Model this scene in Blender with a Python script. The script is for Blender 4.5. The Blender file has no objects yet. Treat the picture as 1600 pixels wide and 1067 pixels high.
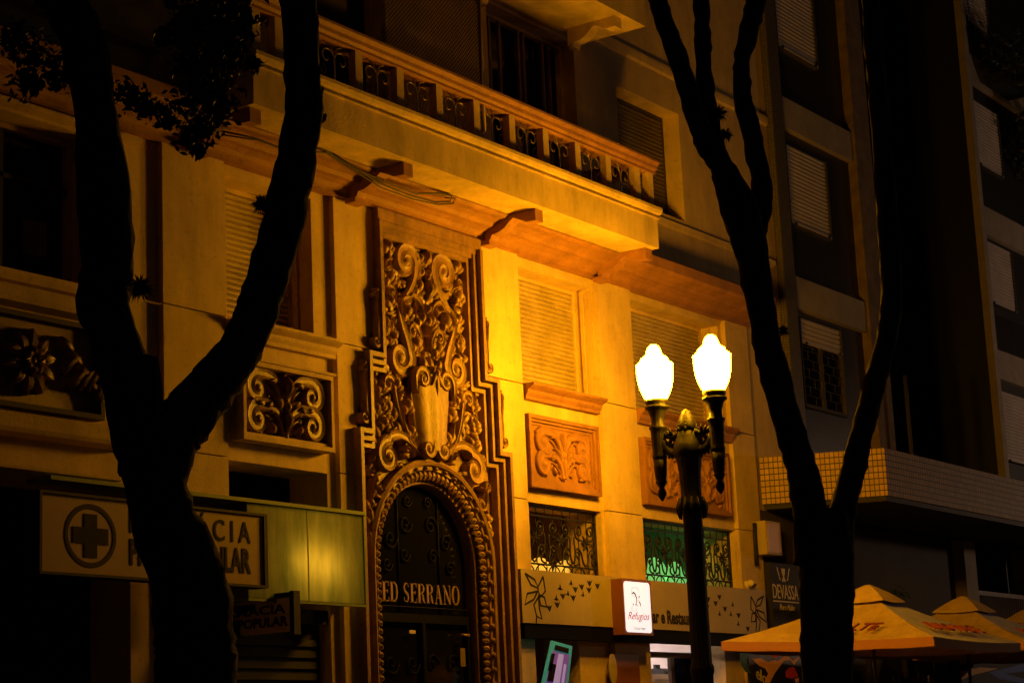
import bpy, bmesh, math, random
from mathutils import Vector, Matrix
PI = math.pi
S = bpy.context.scene
C = S.collection
# ------------------------------------------------------------------ camera
YAW, PITCH, ROLL, FPX = math.radians(56.0), math.radians(11.75), math.radians(-2.6), 3105.0
CAM = Vector((0, -14.0, 1.6))
fw = Vector((math.sin(YAW)*math.cos(PITCH), math.cos(YAW)*math.cos(PITCH), math.sin(PITCH)))
r0 = fw.cross(Vector((0, 0, 1))).normalized(); u0 = r0.cross(fw)
rt = r0*math.cos(ROLL) + u0*math.sin(ROLL); up = -r0*math.sin(ROLL) + u0*math.cos(ROLL)
cd = bpy.data.cameras.new('camera'); cam = bpy.data.objects.new('camera', cd); C.objects.link(cam)
cam.matrix_world = Matrix(((rt.x, up.x, -fw.x, CAM.x), (rt.y, up.y, -fw.y, CAM.y), (rt.z, up.z, -fw.z, CAM.z), (0, 0, 0, 1)))
cd.sensor_width = 36; cd.lens = 36*FPX/1600; cd.clip_end = 600; cd.clip_start = 0.1
S.camera = cam

def at(x, y, Y):            # photo point seen at real depth Y
    d = fw + rt*((x-800)/FPX) - up*((y-533.5)/FPX)
    return CAM + d*((Y-CAM.y)/d.y)
def ppm(p): return FPX/((p-CAM).dot(fw))
# ------------------------------------------------------------------ world / sun / exposure
w = bpy.data.worlds.new('World'); S.world = w; w.use_nodes = True
wn = w.node_tree; bg = wn.nodes['Background']
sky = wn.nodes.new('ShaderNodeTexSky'); sky.sky_type = 'NISHITA'; sky.sun_disc = False
sky.sun_elevation = math.radians(-4); sky.sun_rotation = math.radians(200)
wn.links.new(sky.outputs[0], bg.inputs[0]); bg.inputs[1].default_value = 0.04
sd = bpy.data.lights.new('moon', 'SUN'); sd.energy = 0.006; sd.angle = math.radians(6); sd.color = (1, .72, .5)
so = bpy.data.objects.new('moon', sd); C.objects.link(so)
so.rotation_euler = Vector((-0.45, 0.75, -0.5)).to_track_quat('-Z', 'Y').to_euler()
S.view_settings.view_transform = 'Standard'; S.view_settings.look = 'None'
S.view_settings.exposure = 0; S.view_settings.gamma = 1
S.render.resolution_x = 1024; S.render.resolution_y = 682
# ------------------------------------------------------------------ materials
M = {}
def mat(name, col, rough=.7, metal=0, emit=None, es=0, noise=0, scale=3, bump=0, bscale=30, streak=0, dirt=None, spec=.5, grime=0):
    m = bpy.data.materials.new(name); m.use_nodes = True; n = m.node_tree.nodes; l = m.node_tree.links
    b = n['Principled BSDF']; b.inputs['Base Color'].default_value = (*col, 1)
    b.inputs['Roughness'].default_value = rough; b.inputs['Metallic'].default_value = metal
    b.inputs['Specular IOR Level'].default_value = spec
    if emit: b.inputs['Emission Color'].default_value = (*emit, 1); b.inputs['Emission Strength'].default_value = es
    tc = n.new('ShaderNodeTexCoord')
    if noise:
        nz = n.new('ShaderNodeTexNoise'); nz.inputs['Scale'].default_value = scale; nz.inputs['Detail'].default_value = 8
        nz.inputs['Roughness'].default_value = .65
        if streak:
            mp = n.new('ShaderNodeMapping'); mp.inputs['Scale'].default_value = (1, 1, 1/streak)
            l.new(tc.outputs['Object'], mp.inputs[0]); l.new(mp.outputs[0], nz.inputs['Vector'])
        else: l.new(tc.outputs['Object'], nz.inputs['Vector'])
        cr = n.new('ShaderNodeValToRGB'); cr.color_ramp.elements[0].position = .33; cr.color_ramp.elements[1].position = .62
        d = dirt or tuple(c*(1-noise) for c in col)
        cr.color_ramp.elements[0].color = (*d, 1); cr.color_ramp.elements[1].color = (*col, 1)
        l.new(nz.outputs['Fac'], cr.inputs[0]); l.new(cr.outputs[0], b.inputs['Base Color'])
        if grime:
            mp2 = n.new('ShaderNodeMapping'); mp2.inputs['Scale'].default_value = (2.6, 2.6, .6); l.new(tc.outputs['Object'], mp2.inputs[0])
            n2 = n.new('ShaderNodeTexNoise'); n2.inputs['Scale'].default_value = 1; n2.inputs['Detail'].default_value = 10; n2.inputs['Roughness'].default_value = .7; l.new(mp2.outputs[0], n2.inputs['Vector'])
            c2 = n.new('ShaderNodeValToRGB'); c2.color_ramp.elements[0].position = .30; c2.color_ramp.elements[1].position = .56
            c2.color_ramp.elements[0].color = (1-grime, 1-grime*1.05, 1-grime*1.1, 1); l.new(n2.outputs['Fac'], c2.inputs[0])
            n3 = n.new('ShaderNodeTexNoise'); n3.inputs['Scale'].default_value = 14; n3.inputs['Detail'].default_value = 8; l.new(tc.outputs['Object'], n3.inputs['Vector'])
            c3 = n.new('ShaderNodeValToRGB'); c3.color_ramp.elements[0].position = .27; c3.color_ramp.elements[1].position = .42
            c3.color_ramp.elements[0].color = (1-grime*.9, 1-grime*.9, 1-grime*.9, 1); l.new(n3.outputs['Fac'], c3.inputs[0])
            m1 = n.new('ShaderNodeMix'); m1.data_type = 'RGBA'; m1.blend_type = 'MULTIPLY'; m1.inputs[0].default_value = 1
            m2 = n.new('ShaderNodeMix'); m2.data_type = 'RGBA'; m2.blend_type = 'MULTIPLY'; m2.inputs[0].default_value = 1
            l.new(cr.outputs[0], m1.inputs[6]); l.new(c2.outputs[0], m1.inputs[7]); l.new(m1.outputs[2], m2.inputs[6]); l.new(c3.outputs[0], m2.inputs[7]); l.new(m2.outputs[2], b.inputs['Base Color'])
    if bump:
        nb = n.new('ShaderNodeTexNoise'); nb.inputs['Scale'].default_value = bscale; nb.inputs['Detail'].default_value = 6
        l.new(tc.outputs['Object'], nb.inputs['Vector'])
        bp = n.new('ShaderNodeBump'); bp.inputs['Strength'].default_value = bump; bp.inputs['Distance'].default_value = .02
        l.new(nb.outputs['Fac'], bp.inputs['Height']); l.new(bp.outputs[0], b.inputs['Normal'])
    M[name] = m; return m
def tilemat(name, col, mortar, w, h, ms, rough=.35):
    m = mat(name, col, rough); n = m.node_tree.nodes; l = m.node_tree.links; b = n['Principled BSDF']
    tc = n.new('ShaderNodeTexCoord'); sp = n.new('ShaderNodeSeparateXYZ'); l.new(tc.outputs['Object'], sp.inputs[0])
    ad = n.new('ShaderNodeMath'); ad.operation = 'SUBTRACT'; l.new(sp.outputs[0], ad.inputs[0]); l.new(sp.outputs[1], ad.inputs[1])
    cb = n.new('ShaderNodeCombineXYZ'); l.new(ad.outputs[0], cb.inputs[0]); l.new(sp.outputs[2], cb.inputs[1])
    br = n.new('ShaderNodeTexBrick'); br.offset = 0; br.squash = 1; l.new(cb.outputs[0], br.inputs['Vector'])
    br.inputs['Scale'].default_value = 1; br.inputs['Brick Width'].default_value = w; br.inputs['Row Height'].default_value = h
    br.inputs['Mortar Size'].default_value = ms; br.inputs['Mortar Smooth'].default_value = .2
    br.inputs['Color1'].default_value = (*col, 1); br.inputs['Color2'].default_value = (*[c*.72 for c in col], 1); br.inputs['Mortar'].default_value = (*mortar, 1)
    l.new(br.outputs['Color'], b.inputs['Base Color'])
    bp = n.new('ShaderNodeBump'); bp.invert = True; bp.inputs['Strength'].default_value = .5; bp.inputs['Distance'].default_value = .01
    l.new(br.outputs['Fac'], bp.inputs['Height']); l.new(bp.outputs[0], b.inputs['Normal'])
    return m
mat('stucco', (.67, .50, .24), .8, noise=.22, scale=1.6, bump=.35, bscale=45, grime=.24)
mat('stucco_stain', (.66, .49, .20), .8, noise=.4, scale=2.0, bump=.25, bscale=30, streak=2.5, dirt=(.42, .32, .12), grime=.25)
mat('terracotta', (.35, .165, .052), .7, noise=.3, scale=2.5, bump=.25, bscale=40, grime=.3)
mat('carving', (.33, .195, .08), .5, noise=.4, scale=6, bump=.3, bscale=60, grime=.45)
mat('carving_dark', (.30, .18, .075), .45, noise=.4, scale=6, bump=.25, bscale=60)
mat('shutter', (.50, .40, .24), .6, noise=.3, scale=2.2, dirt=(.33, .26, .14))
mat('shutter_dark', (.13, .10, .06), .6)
mat('shutter_white', (.62, .54, .48), .6, noise=.15, scale=2)
mat('near_black', (.003, .003, .003), .7, spec=.1)  # near-black, barely specular
mat('dark', (.012, .011, .010), .6)
mat('dark_paint', (.008, .0075, .007), .7)
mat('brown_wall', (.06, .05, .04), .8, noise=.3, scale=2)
mat('iron', (.008, .007, .006), .6)
mat('iron_gold', (.30, .22, .10), .4, metal=.4)
mat('lamp_iron', (.009, .008, .006), .55, metal=0, spec=.3, noise=.4, scale=12, bump=.3, bscale=60)
mat('gold', (.50, .34, .09), .4, metal=.7)
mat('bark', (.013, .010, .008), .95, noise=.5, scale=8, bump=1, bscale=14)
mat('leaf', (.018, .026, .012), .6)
mat('leaf_tuft', (.022, .024, .014), .7)
mat('palm', (.03, .06, .02), .5)
mat('wood', (.16, .10, .06), .5, noise=.3, scale=5)
mat('concrete', (.40, .34, .27), .85, noise=.25, scale=2, bump=.4)
mat('pier', (.24, .17, .11), .85, noise=.45, scale=3, bump=.8, bscale=18)
mat('asphalt', (.05, .05, .05), .85, noise=.3, scale=8, bump=.4)
mat('paving', (.10, .095, .09), .8, noise=.3, scale=4, bump=.3)
mat('curb', (.3, .29, .27), .8, noise=.3)
mat('sign_cream', (.40, .33, .19), .6, noise=.12, scale=1.5)
mat('sign_pink', (.50, .33, .20), .5, noise=.12, scale=3)
mat('sign_text', (.012, .009, .008), .85)
mat('sign_cross', (.05, .036, .028), .85)
mat('glass_dark', (.005, .005, .005), .12, spec=.25)
mat('umb_yellow', (.60, .43, .16), .8, noise=.3, scale=1.5, grime=.25, bump=.3, bscale=4)
mat('umb_band', (.45, .20, .07), .8)
mat('umb_cool_tint', (.55, .55, .85), .8, noise=.2, scale=3, grime=.2)  # bluish tint stands in for whiter light on the street-side panels
mat('umb_red', (.25, .05, .03), .7)
mat('blue', (.03, .12, .45), .6); mat('red', (.55, .04, .03), .6); mat('orange', (.75, .38, .10), .6); mat('cream_text', (.55, .48, .33), .6)
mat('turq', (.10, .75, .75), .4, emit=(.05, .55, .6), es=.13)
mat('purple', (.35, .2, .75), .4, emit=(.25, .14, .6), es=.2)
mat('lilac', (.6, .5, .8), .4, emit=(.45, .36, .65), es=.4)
mat('globe', (.9, .9, .9), .3, emit=(1, .40, .006), es=172)
mat('globe_cool', (.9, .9, .9), .3, emit=(1, .60, .37), es=105)
mat('lit_white', (.8, .8, .8), .4, emit=(.90, .88, .95), es=.82)
mat('lit_red', (.3, .02, .03), .6, emit=(.3, .02, .04), es=.5)
mat('lit_grey', (.2, .2, .2), .6, emit=(.3, .3, .33), es=.5)
mat('lit_black', (.01, .01, .01), .4)
mat('box_red', (.20, .07, .05), .5)
mat('green_panel', (.20, .22, .05), .4, noise=.45, scale=4, streak=5, bump=.6, bscale=5)
mat('sign_pale', (.95, .70, .52), .5)  # brighter than sign_pink, standing in for light reaching the blade sign
gm_ = M['green_panel']; n_ = gm_.node_tree.nodes; l_ = gm_.node_tree.links  # translucent mix lets the bulbs added inside the box glow through
tr_ = n_.new('ShaderNodeBsdfTranslucent'); tr_.inputs[0].default_value = (.75, .62, .15, 1); rp_ = n_.new('ShaderNodeValToRGB'); nn_ = [q for q in n_ if q.type == 'TEX_NOISE'][0]; rp_.color_ramp.elements[0].position = .3; rp_.color_ramp.elements[1].position = .68; rp_.color_ramp.elements[0].color = (.20, .24, .04, 1); rp_.color_ramp.elements[1].color = (.85, .62, .13, 1); l_.new(nn_.outputs['Fac'], rp_.inputs[0]); l_.new(rp_.outputs[0], tr_.inputs[0]); mx_ = n_.new('ShaderNodeMixShader'); mx_.inputs[0].default_value = .5
l_.new(n_['Principled BSDF'].outputs[0], mx_.inputs[1]); l_.new(tr_.outputs[0], mx_.inputs[2]); l_.new(mx_.outputs[0], n_['Material Output'].inputs[0])
mat('green_case', (.2, .3, .1), .6)
mat('green_self_lit', (.5, .8, .5), .5, emit=(.20, .75, .22), es=.55)  # emission stands in for green light falling on the rounded panels
mat('int_warm', (.38, .22, .10), .8, noise=.3, scale=2)
mat('int_white', (.7, .62, .6), .8)
mat('int_green', (.16, .2, .15), .8, noise=.3, scale=1.5)
mat('lampshade', (.8, .6, .2), .5, emit=(1, .55, .06), es=.75)
mat('tube_green', (.8, .9, .8), .5, emit=(.30, 1, .22), es=8)
mat('tube_white', (.8, .8, .8), .5, emit=(1, .85, .78), es=70)
mat('bottle', (.05, .03, .015), .15)
tilemat('tile', (.52, .34, .16), (.07, .05, .03), .093, .093, .010, .65)
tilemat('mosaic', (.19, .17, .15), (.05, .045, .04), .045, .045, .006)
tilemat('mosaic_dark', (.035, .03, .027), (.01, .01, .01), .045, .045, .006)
# ------------------------------------------------------------------ mesh helpers
ORG = {}
class MB:
    def __init__(s): s.v = []; s.f = []; s.sm = []
    def add(s, vs, fs, smooth=False):
        o = len(s.v); s.v += [tuple(p) for p in vs]; s.f += [tuple(i+o for i in f) for f in fs]; s.sm += [smooth]*len(fs); return s
    def box(s, x0, x1, y0, y1, z0, z1):
        return s.add([(x0,y0,z0),(x1,y0,z0),(x1,y1,z0),(x0,y1,z0),(x0,y0,z1),(x1,y0,z1),(x1,y1,z1),(x0,y1,z1)],
                     [(0,3,2,1),(4,5,6,7),(0,1,5,4),(1,2,6,5),(2,3,7,6),(3,0,4,7)])
    def quad(s, a, b, c, d): return s.add([a,b,c,d], [(0,1,2,3)])
    def prism(s, pts, f0, f1):              # pts 2D list; f0/f1 map to the two caps
        n = len(pts); vs = [f0(p) for p in pts] + [f1(p) for p in pts]
        fs = [tuple(range(n)), tuple(range(2*n-1, n-1, -1))] + [(i, i+n, (i+1) % n+n, (i+1) % n) for i in range(n)]
        return s.add(vs, fs)
    def xz(s, pts, y0, y1): return s.prism(pts, lambda p: (p[0], y0, p[1]), lambda p: (p[0], y1, p[1]))
    def yz(s, pts, x0, x1): return s.prism(pts, lambda p: (x0, p[0], p[1]), lambda p: (x1, p[0], p[1]))
    def tube(s, pts, rad, seg=6, cap=True):
        pts = [Vector(p) for p in pts]; n = len(pts)
        rs = rad if isinstance(rad, (list, tuple)) else [rad]*n
        vs = []; prev = None
        for i, p in enumerate(pts):
            t = (pts[min(i+1, n-1)]-pts[max(i-1, 0)]).normalized()
            a = prev if prev is not None else (Vector((0, 0, 1)) if abs(t.z) < .9 else Vector((1, 0, 0)))
            b = t.cross(a); b = b.normalized() if b.length > 1e-6 else Vector((0, 1, 0)); a = b.cross(t).normalized(); prev = a
            for k in range(seg):
                q = 2*PI*k/seg; vs.append(p + (a*math.cos(q)+b*math.sin(q))*rs[i])
        fs = [(i*seg+k, i*seg+(k+1) % seg, (i+1)*seg+(k+1) % seg, (i+1)*seg+k) for i in range(n-1) for k in range(seg)]
        if cap: fs += [tuple(range(seg))[::-1], tuple(range((n-1)*seg, n*seg))]
        return s.add(vs, fs, True)
    def lathe(s, cx, cy, prof, seg=24, flute=0, nf=12, smooth=True):   # prof: (r, z)
        vs = []
        for r, z in prof:
            for k in range(seg):
                q = 2*PI*k/seg; rr = r*(1-flute*(.5+.5*math.cos(q*nf))); vs.append((cx+rr*math.cos(q), cy+rr*math.sin(q), z))
        n = len(prof)
        fs = [(i*seg+k, i*seg+(k+1) % seg, (i+1)*seg+(k+1) % seg, (i+1)*seg+k) for i in range(n-1) for k in range(seg)]
        fs += [tuple(range(seg))[::-1], tuple(range((n-1)*seg, n*seg))]
        return s.add(vs, fs, smooth)
    def build(s, name, m, parent=None, label=None, loc=None):
        o = Vector(ORG[parent.name]) if parent else Vector((0, 0, 0))
        if loc is not None: o = Vector(loc)
        me = bpy.data.meshes.new(name); me.from_pydata([(a-o.x, b-o.y, c-o.z) for a, b, c in s.v], [], s.f)
        me.polygons.foreach_set('use_smooth', s.sm); me.materials.append(M[m] if isinstance(m, str) else m)
        bm = bmesh.new(); bm.from_mesh(me); bmesh.ops.recalc_face_normals(bm, faces=bm.faces); bm.to_mesh(me); bm.free()
        ob = bpy.data.objects.new(name, me); C.objects.link(ob); ORG[ob.name] = tuple(o)
        if parent:
            ob.parent = parent; po = ORG[parent.name]; ob.location = o-Vector(po)
        else: ob.location = o
        if label: ob['label'] = label
        return ob
def tag(o, label=None, cat=None, group=None, kind=None):
    if label: o['label'] = label
    if cat: o['category'] = cat
    if group: o['group'] = group
    if kind: o['kind'] = kind
    return o
def thing(name, label, cat, loc, group=None):
    o = bpy.data.objects.new(name, None); C.objects.link(o); o.location = loc; ORG[o.name] = tuple(loc); o.empty_display_size = .2
    return tag(o, label, cat, group)
def dup(o, parent=None):
    c = o.copy(); C.objects.link(c); ORG[c.name] = ORG[o.name]; c.parent = parent
    for ch in list(o.children): dup(ch, c)
    return c
def sheet(x0, x1, y0, y1, z0, z1, holes, back=True):
    """vertical wall x0..x1 z0..z1 between planes y0 (front) and y1 with rectangular holes (hx0,hx1,hz0,hz1)"""
    m = MB(); xs = sorted(set([x0, x1]+[h[i] for h in holes for i in (0, 1)])); zs = sorted(set([z0, z1]+[h[i] for h in holes for i in (2, 3)]))
    xs = [a for a in xs if x0 <= a <= x1]; zs = [a for a in zs if z0 <= a <= z1]
    ins = lambda x, z: any(h[0] < x < h[1] and h[2] < z < h[3] for h in holes)
    for i in range(len(xs)-1):
        for j in range(len(zs)-1):
            a, b, c, d = xs[i], xs[i+1], zs[j], zs[j+1]
            if ins((a+b)/2, (c+d)/2): continue
            m.quad((a,y0,c),(b,y0,c),(b,y0,d),(a,y0,d))
            if back: m.quad((a,y1,c),(a,y1,d),(b,y1,d),(b,y1,c))
    for h in holes:
        a, b, c, d = max(h[0],x0), min(h[1],x1), max(h[2],z0), min(h[3],z1); y0_ = y0; y0 = h[4] if len(h) > 4 else y0
        m.quad((a,y0,c),(a,y1,c),(a,y1,d),(a,y0,d)); m.quad((b,y0,c),(b,y0,d),(b,y1,d),(b,y1,c))
        if d < z1: m.quad((a,y0,d),(a,y1,d),(b,y1,d),(b,y0,d))
        if c > z0: m.quad((a,y0,c),(b,y0,c),(b,y1,c),(a,y1,c))
        y0 = y0_
    m.quad((x0,y0,z0),(x0,y0,z1),(x0,y1,z1),(x0,y1,z0)); m.quad((x1,y0,z0),(x1,y1,z0),(x1,y1,z1),(x1,y0,z1)); m.quad((x0,y0,z1),(x1,y0,z1),(x1,y1,z1),(x0,y1,z1))
    return m
def text(name, body, m, parent, x0, x1, z0, z1, y, shear=0, ext=.004, off=0, zslope=0, label=None):
    """lettering filling the rectangle x0..x1, z0..z1 on a wall plane y, read from -Y"""
    cu = bpy.data.curves.new(name, 'FONT'); cu.body = body; cu.extrude = .5; cu.shear = shear; cu.offset = off; cu.resolution_u = 3
    ob = bpy.data.objects.new(name, cu); C.objects.link(ob)
    dg = bpy.context.evaluated_depsgraph_get(); me0 = bpy.data.meshes.new_from_object(ob.evaluated_get(dg))
    vs = [v.co.copy() for v in me0.vertices]; fs = [tuple(p.vertices) for p in me0.polygons]
    bpy.data.objects.remove(ob); bpy.data.curves.remove(cu)
    a = min(v.x for v in vs); b = max(v.x for v in vs); c = min(v.y for v in vs); d = max(v.y for v in vs)
    mb = MB()
    P = []
    for v in vs:
        X = x0+(v.x-a)/(b-a)*(x1-x0); Z = z0+(v.y-c)/(d-c)*(z1-z0) + zslope*((v.x-a)/(b-a)); P.append((X, y-(v.z+.5)*ext, Z))
    mb.add(P, fs); return mb.build(name, m, parent, label)
# relief helpers: everything swept in the X-Z plane in front of plane y
def spiral(cx, cz, r0, r1, a0, turns, n=26):
    return [(cx+(r0+(r1-r0)*(i/n)**.8)*math.cos(a0+turns*2*PI*i/n), cz+(r0+(r1-r0)*(i/n)**.8)*math.sin(a0+turns*2*PI*i/n)) for i in range(n+1)]
def bez(p0, p1, p2, p3, n=10):
    o = []
    for i in range(n+1):
        t = i/n; s = 1-t
        o.append(tuple(s**3*a+3*s*s*t*b+3*s*t*t*c+t**3*d for a, b, c, d in zip(p0, p1, p2, p3)))
    return o
def ribbon(mb, pts, wd, h, y, groove=.14):
    n = len(pts); ws = wd if isinstance(wd, list) else [wd]*n
    if len(ws) == 2: ws = [ws[0]+(ws[1]-ws[0])*i/(n-1) for i in range(n)]
    prof = [(-1, 0), (-.96, .72), (-.72, 1), (-.25, 1-groove), (.25, 1-groove), (.72, 1), (.96, .72), (1, 0)]
    k = len(prof); vs = []
    for i, (x, z) in enumerate(pts):
        a = pts[max(i-1, 0)]; b = pts[min(i+1, n-1)]; tx, tz = b[0]-a[0], b[1]-a[1]; L = math.hypot(tx, tz) or 1
        nx, nz = -tz/L, tx/L
        for q, e in prof: vs.append((x+nx*q*ws[i]/2, y-e*h, z+nz*q*ws[i]/2))
    fs = [(i*k+j, i*k+j+1, (i+1)*k+j+1, (i+1)*k+j) for i in range(n-1) for j in range(k-1)]
    fs += [tuple(range(k)), tuple(range((n-1)*k, n*k))]
    mb.add(vs, fs, False)
def volute(mb, stem, cx, cz, r, a0, turns, w, h, y):
    """stem: list of points ending near the spiral start; then spiral inwards"""
    sp = spiral(cx, cz, r, r*.16, a0, turns); pts = stem+sp; n = len(pts)
    ws = [w*(.5+.7*min(1, i/max(1, len(stem)))) if i < len(stem) else w*1.2*(1-.5*(i-len(stem))/len(sp)) for i in range(n)]
    ribbon(mb, pts, ws, h, y); dome(mb, cx, cz, r*.42, r*.42, 0, h*1.12, y, 12, 4)
def dome(mb, cx, cz, rx, rz, ang, h, y, seg=10, ring=4, crease=0):
    vs = []; ca, sa = math.cos(ang), math.sin(ang)
    for i in range(ring):
        t = i/ring*PI/2
        for k in range(seg):
            q = 2*PI*k/seg; a, b = rx*math.cos(t)*math.cos(q), rz*math.cos(t)*math.sin(q)
            vs.append((cx+a*ca-b*sa, y-h*math.sin(t), cz+a*sa+b*ca))
    vs.append((cx, y-h, cz))
    fs = [(i*seg+k, i*seg+(k+1) % seg, (i+1)*seg+(k+1) % seg, (i+1)*seg+k) for i in range(ring-1) for k in range(seg)]
    fs += [((ring-1)*seg+k, (ring-1)*seg+(k+1) % seg, ring*seg) for k in range(seg)]
    mb.add(vs, fs, True)
def leaf(mb, cx, cz, L, W, ang, h, y, bend=0, n=7, lobes=0):
    """pointed leaf from its base (cx,cz) along ang, raised rib and curled tip"""
    vs = []; x, z, a = cx, cz, ang
    for i in range(n+1):
        t = i/n; wd = W*math.sin(PI*min(1, .12+t*.88))**.8*(1-.25*t) if i < n else 0.001
        if lobes: wd *= 1-.35*abs(math.sin(t*PI*lobes))
        hh = h*(.35+.9*math.sin(PI*(.15+.7*t)))
        nx, nz = -math.sin(a), math.cos(a)
        for q, e in ((-1, .0), (-.85, .8), (-.4, 1), (0, .72), (.4, 1), (.85, .8), (1, .0)):
            vs.append((x+nx*q*wd/2, y-e*hh, z+nz*q*wd/2))
        x += math.cos(a)*L/n; z += math.sin(a)*L/n; a += bend/n
    k = 7; fs = [(i*k+j, i*k+j+1, (i+1)*k+j+1, (i+1)*k+j) for i in range(n) for j in range(k-1)]
    mb.add(vs, fs, True)
def mirror(mb, x):          # add the mirror image of everything so far about plane X=x
    n = len(mb.v); mb.v += [(2*x-a, b, c) for a, b, c in mb.v]; mb.f += [tuple(i+n for i in f[::-1]) for f in mb.f]; mb.sm += mb.sm[:]
# ================================================================== THE SETTING
m = MB(); m.box(-60, 120, -7.6, 40, -.5, 0); tag(m.build('pavement', 'paving'), kind='structure')
m = MB(); m.box(-60, 120, -13, -7.75, -.5, -.14); tag(m.build('road', 'asphalt'), kind='structure')
m = MB(); m.box(-60, 120, -7.75, -7.6, -.5, .004); m.box(-60, 120, -13.15, -13, -.5, -.01); tag(m.build('kerb', 'curb'), kind='structure')
m = MB(); m.box(-60, 120, -60, -13.15, -.5, -.02); tag(m.build('far_pavement', 'paving'), kind='structure')
# ================================================================== ORNATE BUILDING
B = thing('ornate_building', 'ornate cream stuccoed building with terracotta mouldings, long balcony and carved arched portal', 'building', (18.88, 0.07, 0))
holes = [(10.6,13.5,6.3,7.85), (9.9,14.0,0,4.33), (15.45,16.85,6.3,7.88), (15.36,17.05,0,4.77), (17.97,19.97,6.24,7.82,.19), (17.71,20.23,5.32,6.24,.19), (17.5,20.44,0,5.32,.19),
         (20.97,22.88,6.3,7.88), (20.97,22.82,3.7,4.77), (21.01,22.1,0,3.12), (23.9,26.5,6.3,7.9), (23.75,26.62,3.7,4.77), (23.6,26.05,0,3.12),
         (16.2,18.4,8.85,11.1), (20.6,22.75,8.85,11.42), (23.87,25.7,9.4,11.1)]
sheet(8, 28.7, .07, .62, 0, 20, holes).build('wall', 'stucco', B)
m = MB()
for a, b, segs in ((14.42,15.36,((0,4.775),(4.79,6.275),(6.29,8.06))), (17.2,17.915,((6.29,8.06),)), (17.2,17.655,((5.33,6.275),)), (17.2,17.445,((0,4.775),(4.79,5.3295))), (20.025,20.965,((6.29,8.06),)), (20.285,20.965,((5.33,6.275),)), (20.495,20.965,((0,4.775),(4.79,5.3295))),
                   (22.885,23.8,((0,4.775),(4.79,6.275),(6.29,8.06))), (26.63,27.35,((0,4.775),(4.79,6.275),(6.29,8.06))), (8.5,9.6,((0,4.775),(4.79,8.06)))):
    m = MB()
    for c, d in segs: m.box(a, b, 0, .0695, c, d)
    m.build('pilaster', 'stucco', B)
# window guide trims
m = MB()
for x, z0, z1, y in ((22.865,6.3,7.86,.2), (26.485,6.3,7.88,.2), (16.835,6.3,7.86,.24)): m = MB(); m.box(x-.03, x, y, y+.05, z0, z1); m.build('window_trim', 'stucco', B)
m = MB(); m.box(26.6,26.645,-.012,.068,6.31,7.95); m.build('window_trim', 'stucco', B)
m = MB(); m.box(16.85,16.93,.045,.069,6.3,7.9); m.build('window_trim', 'stucco', B)
# cornice along the facade
prof = [(.06,8.0), (-.05,8.0), (-.05,8.04), (-.09,8.06), (-.13,8.10), (-.2,8.13), (-.26,8.14), (-.30,8.18), (-.38,8.21), (-.46,8.22), (-.5,8.25)]
m = MB(); m.yz(prof+[(-.5,8.262),(.06,8.262)], 14.75, 22.97); m.build('cornice', 'terracotta', B)
pr2 = prof+[(-.5,8.40), (-.47,8.43), (.06,8.52)]
m = MB(); m.yz(pr2, 22.972, 27.42); m.build('cornice', 'terracotta', B); m = MB(); m.yz(pr2, 8.3, 14.748); m.build('cornice', 'terracotta', B)
m = MB()
for z in (11.62,): m.yz([(.069,z), (.03,z+.03), (.02,z+.10), (.02,z+.16), (.069,z+.2)], 23.1, 28.68); m.build('string_course', 'stucco', B); m = MB()
m.yz([(.069,8.95), (-.03,8.98), (-.06,9.06), (-.06,9.12), (.069,9.15)], 8.3, 14.4); m.build('string_course', 'stucco', B); m = MB(); m.yz([(.069,9.2), (.03,9.22), (.02,9.30), (.069,9.34)], 23.4, 28.6)
m.build('string_course', 'stucco', B)
# brackets under the balcony
m = MB(); bp = [(-.12,7.97), (-.2,7.99), (-.23,8.05), (-.32,8.06), (-.42,8.10), (-.50,8.17), (-.56,8.21), (-.66,8.17), (-.75,8.12), (-.9,8.115), (-.9,8.268), (-.12,8.268)]
m.yz(bp, 0, .17)
# scotia cap at the wall end
m.box(-.02,.19,-.2,-.05,7.93,7.99)
b0 = m.build('bracket', 'terracotta', B, loc=(0, 0, 0)); b0.location = Vector((14.78, 0, 0))-Vector(ORG[B.name])
for x in (17.38, 20.07, 22.76):
    c = dup(b0, B); c.location = Vector((x, 0, 0))-Vector(ORG[B.name])
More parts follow.
